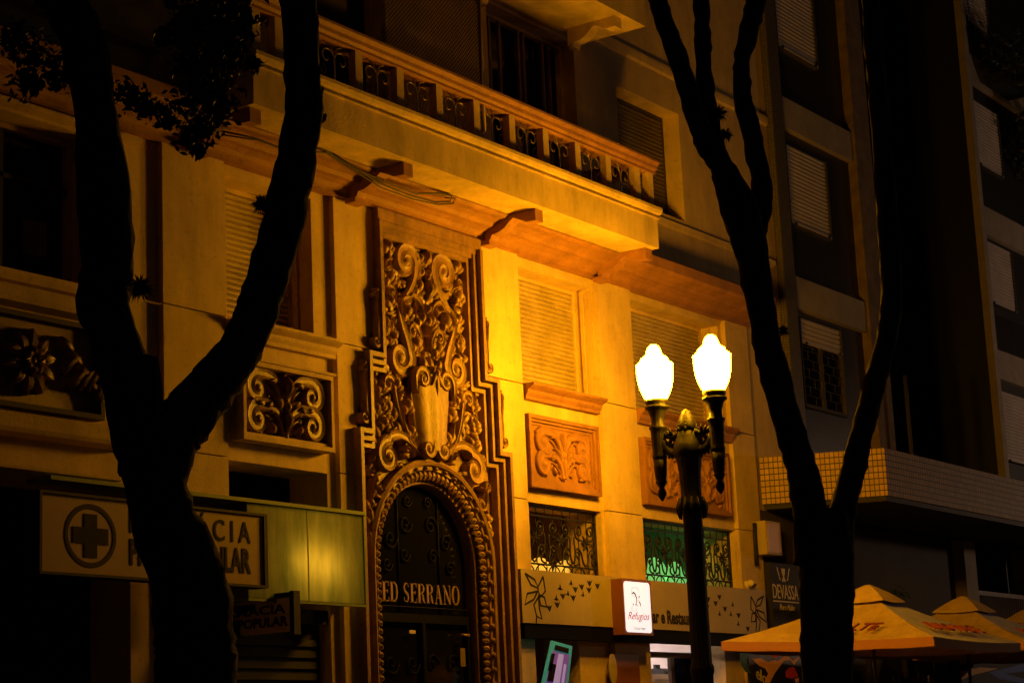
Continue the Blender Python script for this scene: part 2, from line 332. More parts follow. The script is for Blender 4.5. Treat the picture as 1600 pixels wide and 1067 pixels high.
# ---- balconies
def balcony(dz, x0, x1):
    m = MB(); m.box(x0, x1, -1.0, .066, 8.27+dz, 8.68+dz)
    for pr in ([(-1.0,8.682), (-1.03,8.682), (-1.03,8.70), (-1.012,8.712), (-1.012,8.735), (-1.05,8.75), (-1.075,8.79), (-1.075,8.83), (-1.0,8.86)],):
        m.yz([(y, z+dz) for y, z in pr]+[(.066, 8.86+dz), (.066, 8.682+dz)], x0-.03, x1+.03)
    bal = m.build('balcony', 'stucco_stain', B)
    m = MB(); rp = [(-.76,9.33), (-1.0,9.33), (-1.0,9.36), (-1.03,9.39), (-1.04,9.43), (-1.08,9.47), (-1.08,9.50), (-.72,9.50), (-.72,9.44)]
    m.yz([(y, z+dz) for y, z in rp], x0-.02, x1+.03)
    m.box(x0-.02, x0+.3, -.715, .06, 9.33+dz, 9.498+dz); m.box(x1-.27, x1+.03, -.715, .06, 9.33+dz, 9.498+dz)
    m.build('rail', 'terracotta', bal)
    m = MB(); m.box(0, .125, 0, .10, 8.861, 9.329); p0 = m.build('post', 'stucco', bal, loc=(0, 0, 0))
    xs = [x0+.02, x0+.38]; x = x1-.36
    while x > x0+.6: xs.append(x-.13); x -= .752
    xs.append(x1-.14)
    for i, x in enumerate(sorted(xs)):
        p = p0 if i == 0 else dup(p0, bal); p.location = Vector((x, -.98, dz))-Vector(ORG[bal.name])
    for i, x in enumerate((x0+.02, x1-.14)):
        p = dup(p0, bal); p.location = Vector((x, -.42, dz))-Vector(ORG[bal.name])
    # iron scroll panels: a pair of curls springing from the foot
    m = MB()
    for s in (-1, 1):
        cx = .31+s*.13
        sp = spiral(cx, 9.15, .125, .03, PI if s > 0 else 0, -s*.95, 18)
        pts = [(.31+s*.005, -.0, 8.89)]+[(x, 0, z) for x, z in sp]; m.tube(pts, .0085, 5)
        m.tube([(.31+s*.005,0,9.16), (.31+s*.05,0,9.28), (.31+s*.13,0,9.31)], .007, 5)
        sp = spiral(.31+s*.2, 8.98, .07, .02, PI/2, s*.9, 14); m.tube([(x, 0, z) for x, z in sp], .007, 5)
    m.tube([(0,0,8.9), (.62,0,8.9)], .008, 5)
    q0 = m.build('scroll_panel', 'iron_gold', bal, loc=(0, 0, 0)); x = x1-.36; k = 0
    while x-.752 > x0+.6:
        q = q0 if k == 0 else dup(q0, bal); q.location = Vector((x-.752, -.93, dz))-Vector(ORG[bal.name]); x -= .752; k += 1
    return bal
balcony(0, 14.73, 22.96); balcony(3.2, 14.73, 22.96)
m = MB()
m.yz([(a, b+3.2) for a, b in bp], 0, .17); q = m.build('bracket', 'stucco', B, loc=(0, 0, 0)); q.location = Vector((22.3, 0, 0))-Vector(ORG[B.name])
for x in (20.07, 17.4): c = dup(q, B); c.location = Vector((x, 0, 0))-Vector(ORG[B.name])
# ---- shutters
def shutter(x0, x1, z0, z1, y, mt, parent, pitch=.062, d=.026, name='shutter', label=None):
    m = MB(); n = int((z1-z0)/pitch); rnd = random.Random(int(x0*100))
    for i in range(n):
        a = z0+i*(z1-z0)/n; b = z0+(i+1)*(z1-z0)/n; h = b-a; j = rnd.uniform(-.002, .002)
        pts = [(y+.004, a), (y-d*.9+j, a+h*.18), (y-d+j, a+h*.5), (y-d*.5+j, a+h*.85), (y+.004, a+h*.95), (y+.012, b)]
        for k in range(5): m.quad((x0, *pts[k]), (x1, *pts[k]), (x1, *pts[k+1]), (x0, *pts[k+1]))
    m.box(x0, x1, y+.015, y+.03, z0, z1)
    return m.build(name, mt, parent, label)
def window(x0, x1, z0, z1, mt='shutter', y=.38, label=None, open_=0, par=None):
    par = par or B
    m = MB(); m.box(x0, x0+.05, y-.03, y+.06, z0, z1); m.box(x1-.05, x1, y-.03, y+.06, z0, z1); m.box(x0+.05, x1-.05, y-.03, y+.06, z1-.05, z1); m.box(x0+.05, x1-.05, y-.03, y+.06, z0, z0+.04)
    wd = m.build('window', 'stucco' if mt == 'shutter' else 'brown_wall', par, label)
    if open_ < 1: shutter(x0+.05, x1-.05, z0+.04+open_*(z1-z0), z1-.05, y, mt, wd)
    m = MB(); m.box(x0, x1, y+.07, y+.1, z0, z1); m.build('pane', 'glass_dark', wd)
    return wd
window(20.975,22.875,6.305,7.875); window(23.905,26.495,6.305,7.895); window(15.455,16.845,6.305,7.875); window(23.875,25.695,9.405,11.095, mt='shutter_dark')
# bay 1 wide dark window
wd = window(10.605,13.495,6.305,7.845, open_=1)
m = MB()
for x in (11.55, 12.55): m.box(x, x+.06, .36, .43, 6.35, 7.79)
m.box(10.66, 13.44, .36, .42, 7.3, 7.35); m.build('mullion', 'dark_paint', wd)
m = MB(); m.box(12.9,13.2,.395,.43,6.6,6.95); m.build('window_card', 'wood', wd)
# French doors on the balcony
wd = window(20.605,22.745,8.865,11.41, open_=1, y=.3)
m = MB()
for x in (20.9, 21.14, 21.6, 21.72, 22.2, 22.36): m.box(x, x+.045, .25, .29, 8.9, 11.35)
m.box(20.7,22.7,.25,.288,9.5,9.56); m.build('door_frame', 'wood', wd)
m = MB(); m.lathe(21.3, .12, [(.05,9.5),(.055,9.6),(.03,9.7),(.012,9.78),(.03,9.83)], 10); m.build('bottle_ornament', 'shutter_white', wd)
wd = window(16.205,18.395,8.865,11.09, open_=1, y=.3)
# sills
def sill(x0, x1, z, parent=B, s=1):
    m = MB(); m.yz([(.0695,z-.2), (-.02,z-.2), (-.02,z-.16), (-.05,z-.12), (-.06,z-.08), (-.12,z-.05), (-.15,z-.03), (-.15,z), (.0695,z+.006)], x0, x1)
    return m.build('sill', 'terracotta' if s else 'stucco', parent)
sill(20.99, 22.8, 6.29); sill(23.82, 26.6, 6.29); sill(15.4, 17.15, 6.27, s=0)
m = MB(); m.yz([(.0695,5.93), (-.10,5.95), (-.12,6.0), (-.12,6.10), (.0695,6.13)], 9.62, 13.6); m.yz([(.0695,4.70), (-.10,4.72), (-.12,4.76), (-.12,4.90), (.0695,4.92)], 9.62, 13.9); m.yz([(.0695,4.36), (-.14,4.37), (-.14,4.40), (.0695,4.41)], 9.62, 13.7)
m.yz([(.0695,6.16), (-.02,6.17), (-.05,6.22), (-.05,6.27), (.0695,6.29)], 9.62, 13.7); m.yz([(.0695,7.88), (-.03,7.9), (-.03,7.95), (.0695,7.97)], 9.62, 14.1)
m.build('sill_band', 'stucco', B)
# ---- carved spandrel panels
def scroll_carving(x0, x1, z0, z1, y, h, bw=.165, n=2):
    """two (or four) pairs of volutes rising from a central stem"""
    m = MB(); cx = (x0+x1)/2; W = (x1-x0)/2; H = z1-z0; k = W/.78
    for j, (zc, r, vx) in enumerate(((z0+H*.72, H*.20, .70), (z0+H*.27, H*.20, .70))):
        vx = W*vx*.95
        st = bez((cx+.03, z0+H*(.38 if j == 0 else .04)), (cx+.04*k, z0+H*(.8 if j == 0 else .42)), (cx+vx*.45, zc+r*1.45), (cx+vx, zc+r), 9)
        volute(m, st[:-1], cx+vx, zc, r*1.12, PI/2, -1.3, H*bw, h, y)
        st = bez((cx+.02, z0+H*(.3 if j == 0 else 0)), (cx+.1*k, z0+H*(.6 if j == 0 else .25)), (cx+vx*.6, zc+r*.75), (cx+vx*.75, zc+r*.2), 7)
        ribbon(m, st, [.02, H*.05], h*.6, y)
    leaf(m, cx+W*.12, z0+H*.45, H*.26, H*.12, 1.0, h*1.2, y, -.7, lobes=3)
    leaf(m, cx+W*.25, z0+H*.1, H*.2, H*.10, .6, h, y, .8, lobes=3)
    leaf(m, cx+W*.30, z0+H*.53, H*.2, H*.10, -.2, h, y, -.9); leaf(m, cx+W*.22, z0+H*.86, H*.2, H*.12, .1, h*1.1, y, -.8, lobes=3)
    leaf(m, cx+W*.5, z0+H*.5, H*.2, H*.09, -.1, h, y, .6); leaf(m, cx+W*.55, z0+H*.06, H*.16, H*.08, .2, h*.8, y, .6)
    leaf(m, cx+W*.82, z0+H*.93, H*.1, H*.07, -.4, h*.8, y, .4); dome(m, cx+W*.34, z0+H*.40, H*.05, H*.05, 0, h, y)
    mirror(m, cx)
    leaf(m, cx, z0+H*.12, H*.34, H*.16, PI/2, h*1.4, y, 0, lobes=3); leaf(m, cx, z0+H*.62, H*.34, H*.15, PI/2, h*1.5, y, 0, lobes=3)
    rq = random.Random(int(x0*10)); hh = h*.55
    for k in range(26): leaf(m, rq.uniform(x0+.03, x1-.03), rq.uniform(z0+.02, z1-.06), H*rq.uniform(.1,.18), H*rq.uniform(.05,.09), rq.uniform(0, 6.28), hh, y, rq.uniform(-1,1), lobes=rq.choice((0,3)))
    dome(m, cx, z0+H*.5, H*.09, H*.12, 0, h*1.5, y); dome(m, cx-.02, z0+H*.06, H*.07, H*.06, 0, h*1.2, y)
    return m
def frame_ring(x0, x1, z0, z1, w, y0, y1):
    m = MB(); pr = lambda a, ya, yb: (m.box(x0+a[0], x1-a[0], ya, yb, z1-a[1], z1-a[0]), m.box(x0+a[0], x1-a[0], ya, yb, z0+a[0], z0+a[1]),
        m.box(x0+a[0], x0+a[1], ya, yb, z0+a[1], z1-a[1]), m.box(x1-a[1], x1-a[0], ya, yb, z0+a[1], z1-a[1]))
    pr((0, w*.4), y0, y1); pr((w*.4, w*.7), y0+(y1-y0)*.3, y1); pr((w*.7, w), y0+(y1-y0)*.6, y1); return m
def panel(x0, x1, z0, z1, y0, w, mt, cm, h, yb=.0693, kind='two'):
    p = frame_ring(x0, x1, z0, z1, w, y0, yb).build('carved_panel', mt, B)
    m = MB(); m.box(x0+w*.8, x1-w*.8, .04, .0685, z0+w*.8, z1-w*.8); m.build('panel_field', cm, p)
    if kind == 'two': scroll_carving(x0+w+.03, x1-w-.03, z0+w+.02, z1-w-.02, .04, h).build('carving', cm, p)
    elif kind == 'four':
        cx = (x0+x1)/2
        a = scroll_carving(x0+w+.03, cx-.02, z0+w+.02, z1-w-.02, .04, h); b = scroll_carving(cx+.02, x1-w-.03, z0+w+.02, z1-w-.02, .04, h)
        a.add(b.v, b.f); a.build('carving', cm, p)
    return p
panel(21.0, 22.7, 4.95, 5.9, -.045, .125, 'terracotta', 'terracotta', .055)
panel(23.9, 26.4, 4.95, 5.9, -.045, .125, 'terracotta', 'terracotta', .055, kind='four')
# bay 2: deep box frame with bold scrolls
p = MB(); x0, x1, z0, z1 = 15.5, 17.0, 4.98, 5.84
p.box(x0,x1,-.10,.069,z0,z0+.05); p.box(x0,x1,-.10,.069,z1-.05,z1); p.box(x0,x0+.045,-.10,.069,z0+.05,z1-.05); p.box(x1-.045,x1,-.10,.069,z0+.05,z1-.05)
p.box(x0+.045,x1-.045,-.06,.069,z0+.05,z0+.09); p.box(x0-.03,x1+.03,-.12,.069,z1+.002,z1+.03)
p = p.build('carved_panel', 'stucco', B, 'deep framed carved panel with bold double scrolls')
m = MB(); m.box(x0+.05,x1-.05,.05,.0685,z0+.06,z1-.06); m.build('panel_field', 'carving_dark', p)
scroll_carving(x0+.07, x1-.07, z0+.06, z1-.06, .05, .11, .19).build('carving', 'carving_dark', p)
# bay 1: rosette panel
x0, x1, z0, z1 = 9.9, 13.55, 4.96, 5.88
p = MB(); p.box(x0,x1,-.05,.069,z0,z0+.05); p.box(x0,x1,-.05,.069,z1-.05,z1); p.box(x0,x0+.05,-.05,.069,z0+.05,z1-.05); p.box(x1-.05,x1,-.05,.069,z0+.05,z1-.05)
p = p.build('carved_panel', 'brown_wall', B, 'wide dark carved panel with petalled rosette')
m = MB(); m.box(x0+.05,x1-.05,.05,.0685,z0+.06,z1-.06); m.build('panel_field', 'carving_dark', p)
m = MB(); cx, cz = 12.62, 5.42
for k in range(10): leaf(m, cx+.09*math.cos(k*PI/5+.2), cz+.09*math.sin(k*PI/5+.2), .24, .13, k*PI/5+.2, .10, .05, 0)
for k in range(8): leaf(m, cx+.03*math.cos(k*PI/4), cz+.03*math.sin(k*PI/4), .12, .07, k*PI/4, .14, .05, 0)
dome(m, cx, cz, .06, .06, 0, .15, .05)
rr = random.Random(5)
for s in (-1, 1):
    for k in range(5):
        leaf(m, cx+s*(.42+.11*k), cz-.1-.05*k+rr.uniform(-.05,.05), .3, .10, PI/2+s*(-.5+.1*k), .10, .05, -s*.9, lobes=3)
        leaf(m, cx+s*(.40+.11*k), cz+.3-.12*k, .2, .09, -PI/2+s*.6, .09, .05, s*.9)
    volute(m, [], cx+s*.98, cz-.2, .13, PI/2, -s*1.3, .06, .09, .05)
for k in range(8):
    leaf(m, 10.1+.22*k, 5.1+rr.uniform(0,.1), .42, .12, PI/2+rr.uniform(-.6,.6), .1, .05, rr.uniform(-1,1), lobes=3)
m.build('carving', 'carving_dark', p)
# ================================================================== PORTAL (a part of the building with its own pieces)
CX = 18.97
def stepped(a, s):
    w0, w1, w2, zt, za, zb = 1.05, 1.31, 1.52, 7.86, 6.24, 5.32
    return [(CX+s*(w0-a), zt), (CX+s*(w0-a), za-a), (CX+s*(w1-a), za-a), (CX+s*(w1-a), zb-a), (CX+s*(w2-a), zb-a), (CX+s*(w2-a), 0)]
def bandpoly(m, a, b, y0, y1, s):
    o = stepped(a, s); i = stepped(b, s)
    for k in range(5):                      # quads of each run, mitred
        q = [o[k], o[k+1], i[k+1], i[k]]; m.xz(q, y0, y1)
m = MB()
for s in (-1, 1):
    bandpoly(m, 0, .055, -.11, .20, s)
m.box(CX-1.05, CX+1.05, -.09, .20, 7.862, 7.998)
portal = m.build('portal', 'carving', B, 'stepped carved portal surround')
m = MB()
for s in (-1, 1): bandpoly(m, .0552, .0748, .10, .2, s); bandpoly(m, .075, .125, -.05, .2, s)
m.box(CX-.984, CX+.984, -.06, .2, 7.80, 7.86); m.box(CX-.914, CX+.914, -.03, .2, 7.745, 7.80); m.box(CX-.844, CX+.844, .0, .2, 7.69, 7.745)
m.build('inner_moulding', 'carving', portal)
m = MB()
for s in (-1, 1): bandpoly(m, .1252, .1448, .11, .2, s); bandpoly(m, .145, .195, .01, .2, s); bandpoly(m, .1952, .205, .115, .2, s)
m.build('inner_moulding', 'carving', portal)
# carved field with arched opening
RO, ZC = 1.215, 3.87
m = MB(); arc = [(CX+RO*math.cos(PI*i/40), ZC+RO*math.sin(PI*i/40)) for i in range(41)]
for s in (-1, 1):
    pts = [p for p in arc if (p[0]-CX)*s >= -1e-6]; pts = sorted(pts, key=lambda p: -p[1])
    o = stepped(.2052, s); o = [(CX, 7.7), (o[0][0], 7.7)]+o[1:-1]
    poly = o+[(o[-1][0], ZC)]+pts[::-1]
    m.xz(poly, .12, .1345)
m.build('field', 'carving', portal)
# --- relief
m = MB(); y = .12; c = CX
def V(u, v, r, stem, w=.10, h=.12, a0=PI, turns=-1.4): volute(m, [(c+a, b) for a, b in stem], c+u, v, r, a0, turns, w, h, y)
# top pair: stems rise inside, curl outwards over the top
V(.38, 7.47, .215, bez((.60,6.86), (.40,7.02), (.20,7.2), (.18,7.40), 9), w=.155, h=.12, a0=PI, turns=-1.45)
# C scrolls with buds
V(.40, 6.86, .17, bez((.02,6.62), (.04,6.9), (.12,7.06), (.28,7.07), 8), w=.075, h=.13, a0=PI*.62, turns=-1.1)
# big lower pair: stems hang from above, curl inward at the bottom
V(.56, 6.27, .215, bez((.50,7.0), (.66,6.8), (.42,6.6), (.37,6.36), 9), w=.14, h=.125, a0=PI*.95, turns=1.4)
V(.26, 6.62, .12, bez((.12,6.3), (.05,6.4), (.1,6.6), (.14,6.64), 5), w=.06, h=.10, a0=PI, turns=-1.2)
# side scrolls next to shield
V(.80, 5.92, .12, bez((.30,5.17), (.56,5.36), (.62,5.6), (.68,5.86), 9), w=.07, h=.12, a0=PI, turns=-1.3)
ribbon(m, [(c+a, b) for a, b in bez((.26,5.15), (.46,5.3), (.52,5.5), (.54,5.74), 8)], [.07,.03], .09, y)
ribbon(m, [(c+a, b) for a, b in bez((.34,5.17), (.60,5.26), (.76,5.45), (.80,5.7), 8)], [.08,.03], .08, y)
# lowest pair over the arch
V(.86, 5.06, .20, bez((.12,5.12), (.36,5.2), (.52,5.42), (.80,5.30), 9), w=.13, h=.13, a0=PI*.55, turns=-1.4)
V(1.02, 4.66, .10, bez((.98,4.86), (1.08,4.86), (1.12,4.8), (1.12,4.7), 4), w=.05, h=.11, a0=0, turns=-1.2)
V(.48, 5.20, .08, [(.36,5.1)], w=.045, h=.12, a0=PI, turns=-1.2)
for u, v, rx, rz, a, h in ((.44,5.72,.085,.10,.3,.16), (.64,5.95,.075,.09,.2,.15), (.93,5.88,.07,.08,0,.15), (.94,5.66,.06,.07,0,.14), (.90,5.46,.07,.09,.3,.15), (.36,5.42,.06,.08,.4,.13),
        (.14,7.22,.075,.11,0,.16), (.70,7.24,.08,.10,.5,.15), (.40,6.86,.085,.11,.4,.17), (.68,6.95,.06,.08,0,.13), (.10,6.83,.055,.10,0,.15), (.22,6.50,.075,.10,-.4,.15),
        (.70,6.62,.05,.07,.3,.12), (.74,6.46,.045,.06,0,.12), (.70,7.62,.07,.08,0,.14), (.08,7.58,.05,.08,0,.14), (.07,7.40,.05,.075,0,.14), (1.15,4.5,.05,.07,0,.1), (1.16,4.32,.045,.07,0,.1), (.66,6.02,.05,.06,0,.12), (1.0,5.6,.05,.06,0,.1)):
    dome(m, c+u, v, rx, rz, a, h, y, 12, 5)
    leaf(m, c+u+.02, v-rz*1.1, .13, .075, PI/2-.9, h*.7, y, .8); leaf(m, c+u-.02, v-rz*1.1, .13, .07, PI/2+.9, h*.7, y, -.8)
for u, v, L, W, a, b, lo in ((.05,7.66,.16,.08,.5,-.9,3), (.20,7.66,.2,.09,.2,-.8,3), (.62,7.5,.2,.1,1.1,-.9,3), (.64,7.40,.2,.09,-.9,1,0), (.56,7.24,.2,.09,.9,-1,3), (.74,7.05,.22,.09,1.6,.8,3),
        (.10,7.0,.2,.09,1.3,.9,3), (.56,7.08,.2,.08,-.3,-1.2,3), (.56,6.84,.22,.1,-.6,.9,3), (.66,6.8,.18,.08,1.2,-.6,0), (.02,6.98,.22,.1,1.3,-.9,3), (.12,6.66,.2,.09,.3,.9,3), (.30,6.48,.2,.09,.7,.9,3),
        (.36,6.68,.18,.08,-.2,-1,0), (.76,6.52,.2,.08,1.7,.6,3), (.74,6.1,.18,.08,.2,.8,0), (.30,6.28,.16,.08,1.2,.6,3), (.16,6.42,.2,.1,1.9,-.9,3), (.58,5.32,.2,.07,1.4,-.4,0), (.46,5.3,.22,.06,1.5,-.3,0),
        (.66,5.5,.2,.07,1.6,-.4,0), (.72,5.62,.18,.07,1.1,-.6,0), (.95,5.28,.18,.08,.6,.8,3), (1.08,4.95,.18,.08,1.5,.5,3), (1.05,5.15,.16,.08,.9,.6,0), (1.10,4.72,.2,.07,-1.4,.3,3), (1.17,4.45,.2,.05,-1.5,0,3),
        (.62,4.98,.16,.07,.4,-.8,3), (.40,5.12,.14,.06,-.2,.6,0), (1.2,4.2,.2,.04,-1.5,0,0), (.9,6.1,.12,.08,1.5,.3,3), (.86,5.76,.1,.05,-1.5,.3,0), (.78,7.3,.14,.06,-1.4,.3,0), (.75,6.75,.16,.05,-1.5,.3,3)):
    leaf(m, c+u, v, L*1.05, W*1.3, a, .085, y, b, lobes=lo)
for u, v, r_, a0, tn in ((.13,7.33,.075,0,1.2), (.68,7.05,.09,PI,-1.2), (.13,6.98,.08,0,1.2), (.72,6.62,.08,PI,-1.1), (.22,6.42,.09,0,1.2), (.70,7.36,.08,PI/2,-1.2), (.14,7.56,.06,0,1.2), (.92,5.72,.07,PI/2,-1.2), (.52,5.86,.075,PI,-1.2),
        (.62,6.72,.07,0,1.1), (.33,6.30,.07,PI,-1.1), (.66,5.36,.06,PI/2,-1.2), (1.08,5.2,.07,0,1.2), (.34,5.34,.06,PI,-1.1), (1.14,4.86,.07,PI/2,-1.1), (.60,4.95,.06,PI,-1.1)):
    V(u, v, r_, [(u+(r_+.05)*math.cos(a0-tn*.8), v-r_*1.6)], w=.045, h=.10, a0=a0, turns=tn)
# little filler buds between the scrolls
rr = random.Random(11)
for k in range(300):
    v = rr.uniform(5.35, 7.62); lim = .74 if v > 6.2 else 1.0
    u = rr.uniform(.05, lim); 
    if v < 6.2 and u < .42: continue
    leaf(m, c+u, v, rr.uniform(.09,.16), rr.uniform(.05,.085), rr.uniform(0, 2*PI), rr.uniform(.045,.075), y, rr.uniform(-1.2,1.2))
mirror(m, c)
leaf(m, c, 7.05, .26, .13, PI/2, .18, y, 0, lobes=3); leaf(m, c, 7.50, .2, .09, PI/2, .16, y, 0, lobes=3)
for v, r in ((6.95,.06), (6.80,.07), (7.34,.05)): dome(m, c, v, r*.8, r*1.3, 0, .17, y)
m.build('scroll_relief', 'carving', portal)
# shield cartouche
m = MB(); sh = []
N = 14; K = 11
for i in range(N+1):
    t = i/N; z = 6.10-.92*t; hw = (.42-.15*t)*(1 if t > .04 else .97)
    for k in range(K+1):
        q = -1+2*k/K; sh.append((c+hw*q, y-.10-.11*math.cos(q*PI/2)**.7*(1-.15*t)-.012*math.cos(q*PI*3), z+.02*math.cos(q*PI/2)))
m.add(sh, [(i*(K+1)+k, i*(K+1)+k+1, (i+1)*(K+1)+k+1, (i+1)*(K+1)+k) for i in range(N) for k in range(K)], True)
m.xz([(c-.42,6.10), (c+.42,6.10), (c+.26,5.18), (c-.26,5.18)], y-.10, y)
for s in (-1, 1):
    volute(m, [(c+s*.37,5.85), (c+s*.38,5.98)], c+s*.23, 6.05, .145, 0 if s > 0 else PI, s*1.3, .08, .09, y-.12)
    volute(m, [(c+s*.02,5.42), (c+s*.04,5.3)], c+s*.15, 5.22, .11, PI if s > 0 else 0, s*1.3, .07, .08, y-.11)
m.build('shield', 'carving', portal)
m = MB()      # crest on top of the shield
yc = y-.17
for a, L in ((PI/2, .24), (PI/2+.6, .22), (PI/2-.6, .22), (PI/2+1.2, .2), (PI/2-1.2, .2)): leaf(m, c, 6.12, L, .13, a, .09, y-.05, (a-PI/2)*.6, lobes=3)
for a, L in ((-PI/2, .30), (-PI/2+.5, .2), (-PI/2-.5, .2)): leaf(m, c, 6.16, L, .08, a, .06, yc, 0, lobes=3)
dome(m, c, 6.14, .05, .07, 0, .09, yc)
for s in (-1, 1): dome(m, c+s*.06, 6.18, .03, .05, 0, .07, yc); leaf(m, c+s*.1, 6.2, .16, .08, PI/2-s*.9, .08, y-.08, s*1.2)
m.build('crest', 'carving', portal)
# arch architrave
ap = [(1.235,.1349), (1.235,.02), (1.20,-.005), (1.165,.01), (1.155,.05), (1.11,.05), (1.105,.09), (1.09,.10), (1.0,.16), (.985,.14), (.955,.145), (.94,.18), (.94,.31)]
m = MB(); path = [(1, 0, -ZC)]+[(math.cos(PI*i/48), math.sin(PI*i/48), 0) for i in range(49)]+[(-1, 0, -ZC)]
vs = []
for cs, sn, dz in path:
    for r, yy in ap: vs.append((CX+r*cs, yy, ZC+r*sn+dz))
k = len(ap); m.add(vs, [(i*k+j, i*k+j+1, (i+1)*k+j+1, (i+1)*k+j) for i in range(len(path)-1) for j in range(k-1)])
m.build('arch', 'carving', portal)
m = MB()
def arcpos(r, t):           # t = distance along the arch from left foot, z from 1
    L = ZC-1
    if t < L: return CX-r, 1+t, PI
    t -= L; a = PI-t/1.05
    if a > 0: return CX+r*math.cos(a), ZC+r*math.sin(a), a
    return CX+r, ZC-(t-PI*1.05), 0
T = 2*(ZC-1)+PI*1.05; t = 0.02; i = 0
while t < T:
    x, z, a = arcpos(1.045, t); leaf(m, x-.055*math.cos(a), z-.055*math.sin(a), .12, .085, a, .075, .135, 0, n=5)
    dome(m, x, z, .03, .03, 0, .10, .13, 6, 3)
    if i % 2 == 0:
        x, z, a = arcpos(1.132, t); dome(m, x, z, .022, .05, a, .05, .052, 6, 3)
    t += .088; i += 1
m.build('leaf_moulding', 'carving', portal)
# side S-scrolls on the outer edge of each step
m = MB()
for w_, z0_, z1_ in ((1.055, 6.25, 7.0), (1.315, 5.33, 6.1)):
    H = z1_-z0_; x = CX+w_; yy = -.0
    m.xz([(x,z0_), (x+.13,z0_), (x+.13,z0_+H*.22), (x+.03,z0_+H*.45), (x+.03,z0_+H*.8), (x,z0_+H)], .0, .0688)
    volute(m, [(x+a, b) for a, b in bez((.03,z0_+H*.95), (.12,z0_+H*.8), (.0,z0_+H*.6), (.04,z0_+H*.42), 8)], x+.08, z0_+H*.16, .085, PI*.7, 1.3, .055, .10, yy)
    volute(m, [(x+.05,z0_+H*.7)], x+.055, z0_+H*.88, .06, PI, -1.2, .04, .09, yy); dome(m, x+.05, z0_+H*.99, .035, .035, 0, .1, yy)
    for s_ in (0, 1):
        q = MB(); q.v = [((2*CX-a if s_ else a), b, c_) for a, b, c_ in m.v]; q.f = m.f[:]; q.sm = m.sm[:]; q.build('side_scroll', 'carving', portal)
    m = MB()
# door: dark glass with iron scrolls and gilded letters
m = MB(); dp = [(CX-.94,0), (CX+.94,0)]+[(CX+.94*math.cos(PI*i/32), ZC+.94*math.sin(PI*i/32)) for i in range(33)]
m.xz(dp, .29, .305); door = m.build('door', 'glass_dark', B, 'arched dark glass entrance door')
m = MB(); m.box(CX-.93,CX+.93,.23,.288,3.18,3.28); m.box(CX-.03,CX+.03,.23,.288,0.02,3.179)
m.box(CX-.935,CX-.87,.23,.288,0.02,3.179); m.box(CX+.87,CX+.935,.23,.288,0.02,3.179)
for s in (-1, 1): m.box(CX+s*.45-.4, CX+s*.45+.4, .24, .2875, .9, .98)
m.build('door_frame', 'near_black', door)
m = MB()
for s in (-1, 1):
    for (u, v, r) in ((.25,4.35,.13), (.55,4.15,.13), (.28,3.98,.1), (.62,3.85,.1), (.2,2.7,.14), (.6,2.7,.14), (.4,2.2,.16), (.2,4.62,.08)):
        m = MB(); m.tube([(a, .27, b) for a, b in spiral(CX+s*u, v, r, .02, 0, s*1.4, 22)], .012, 5); m.build('iron_scroll', 'near_black', door)
    for u in (.4,): m = MB(); m.tube([(CX+s*u,.275,3.3), (CX+s*u,.275,ZC+math.sqrt(.9**2-u*u))], .011, 5); m.build('iron_bar', 'near_black', door)
m = MB(); m.tube([(CX+.72,.23,3.05), (CX+.72,.18,3.05), (CX+.82,.17,3.05)], .02, 8); m.box(CX+.70,CX+.80,.225,.2295,2.68,2.9); m.build('handle', 'iron_gold', door)
m = MB(); m.box(CX-.3,CX-.18,.224,.229,3.05,3.09); m.build('door_plate', 'shutter_white', door)
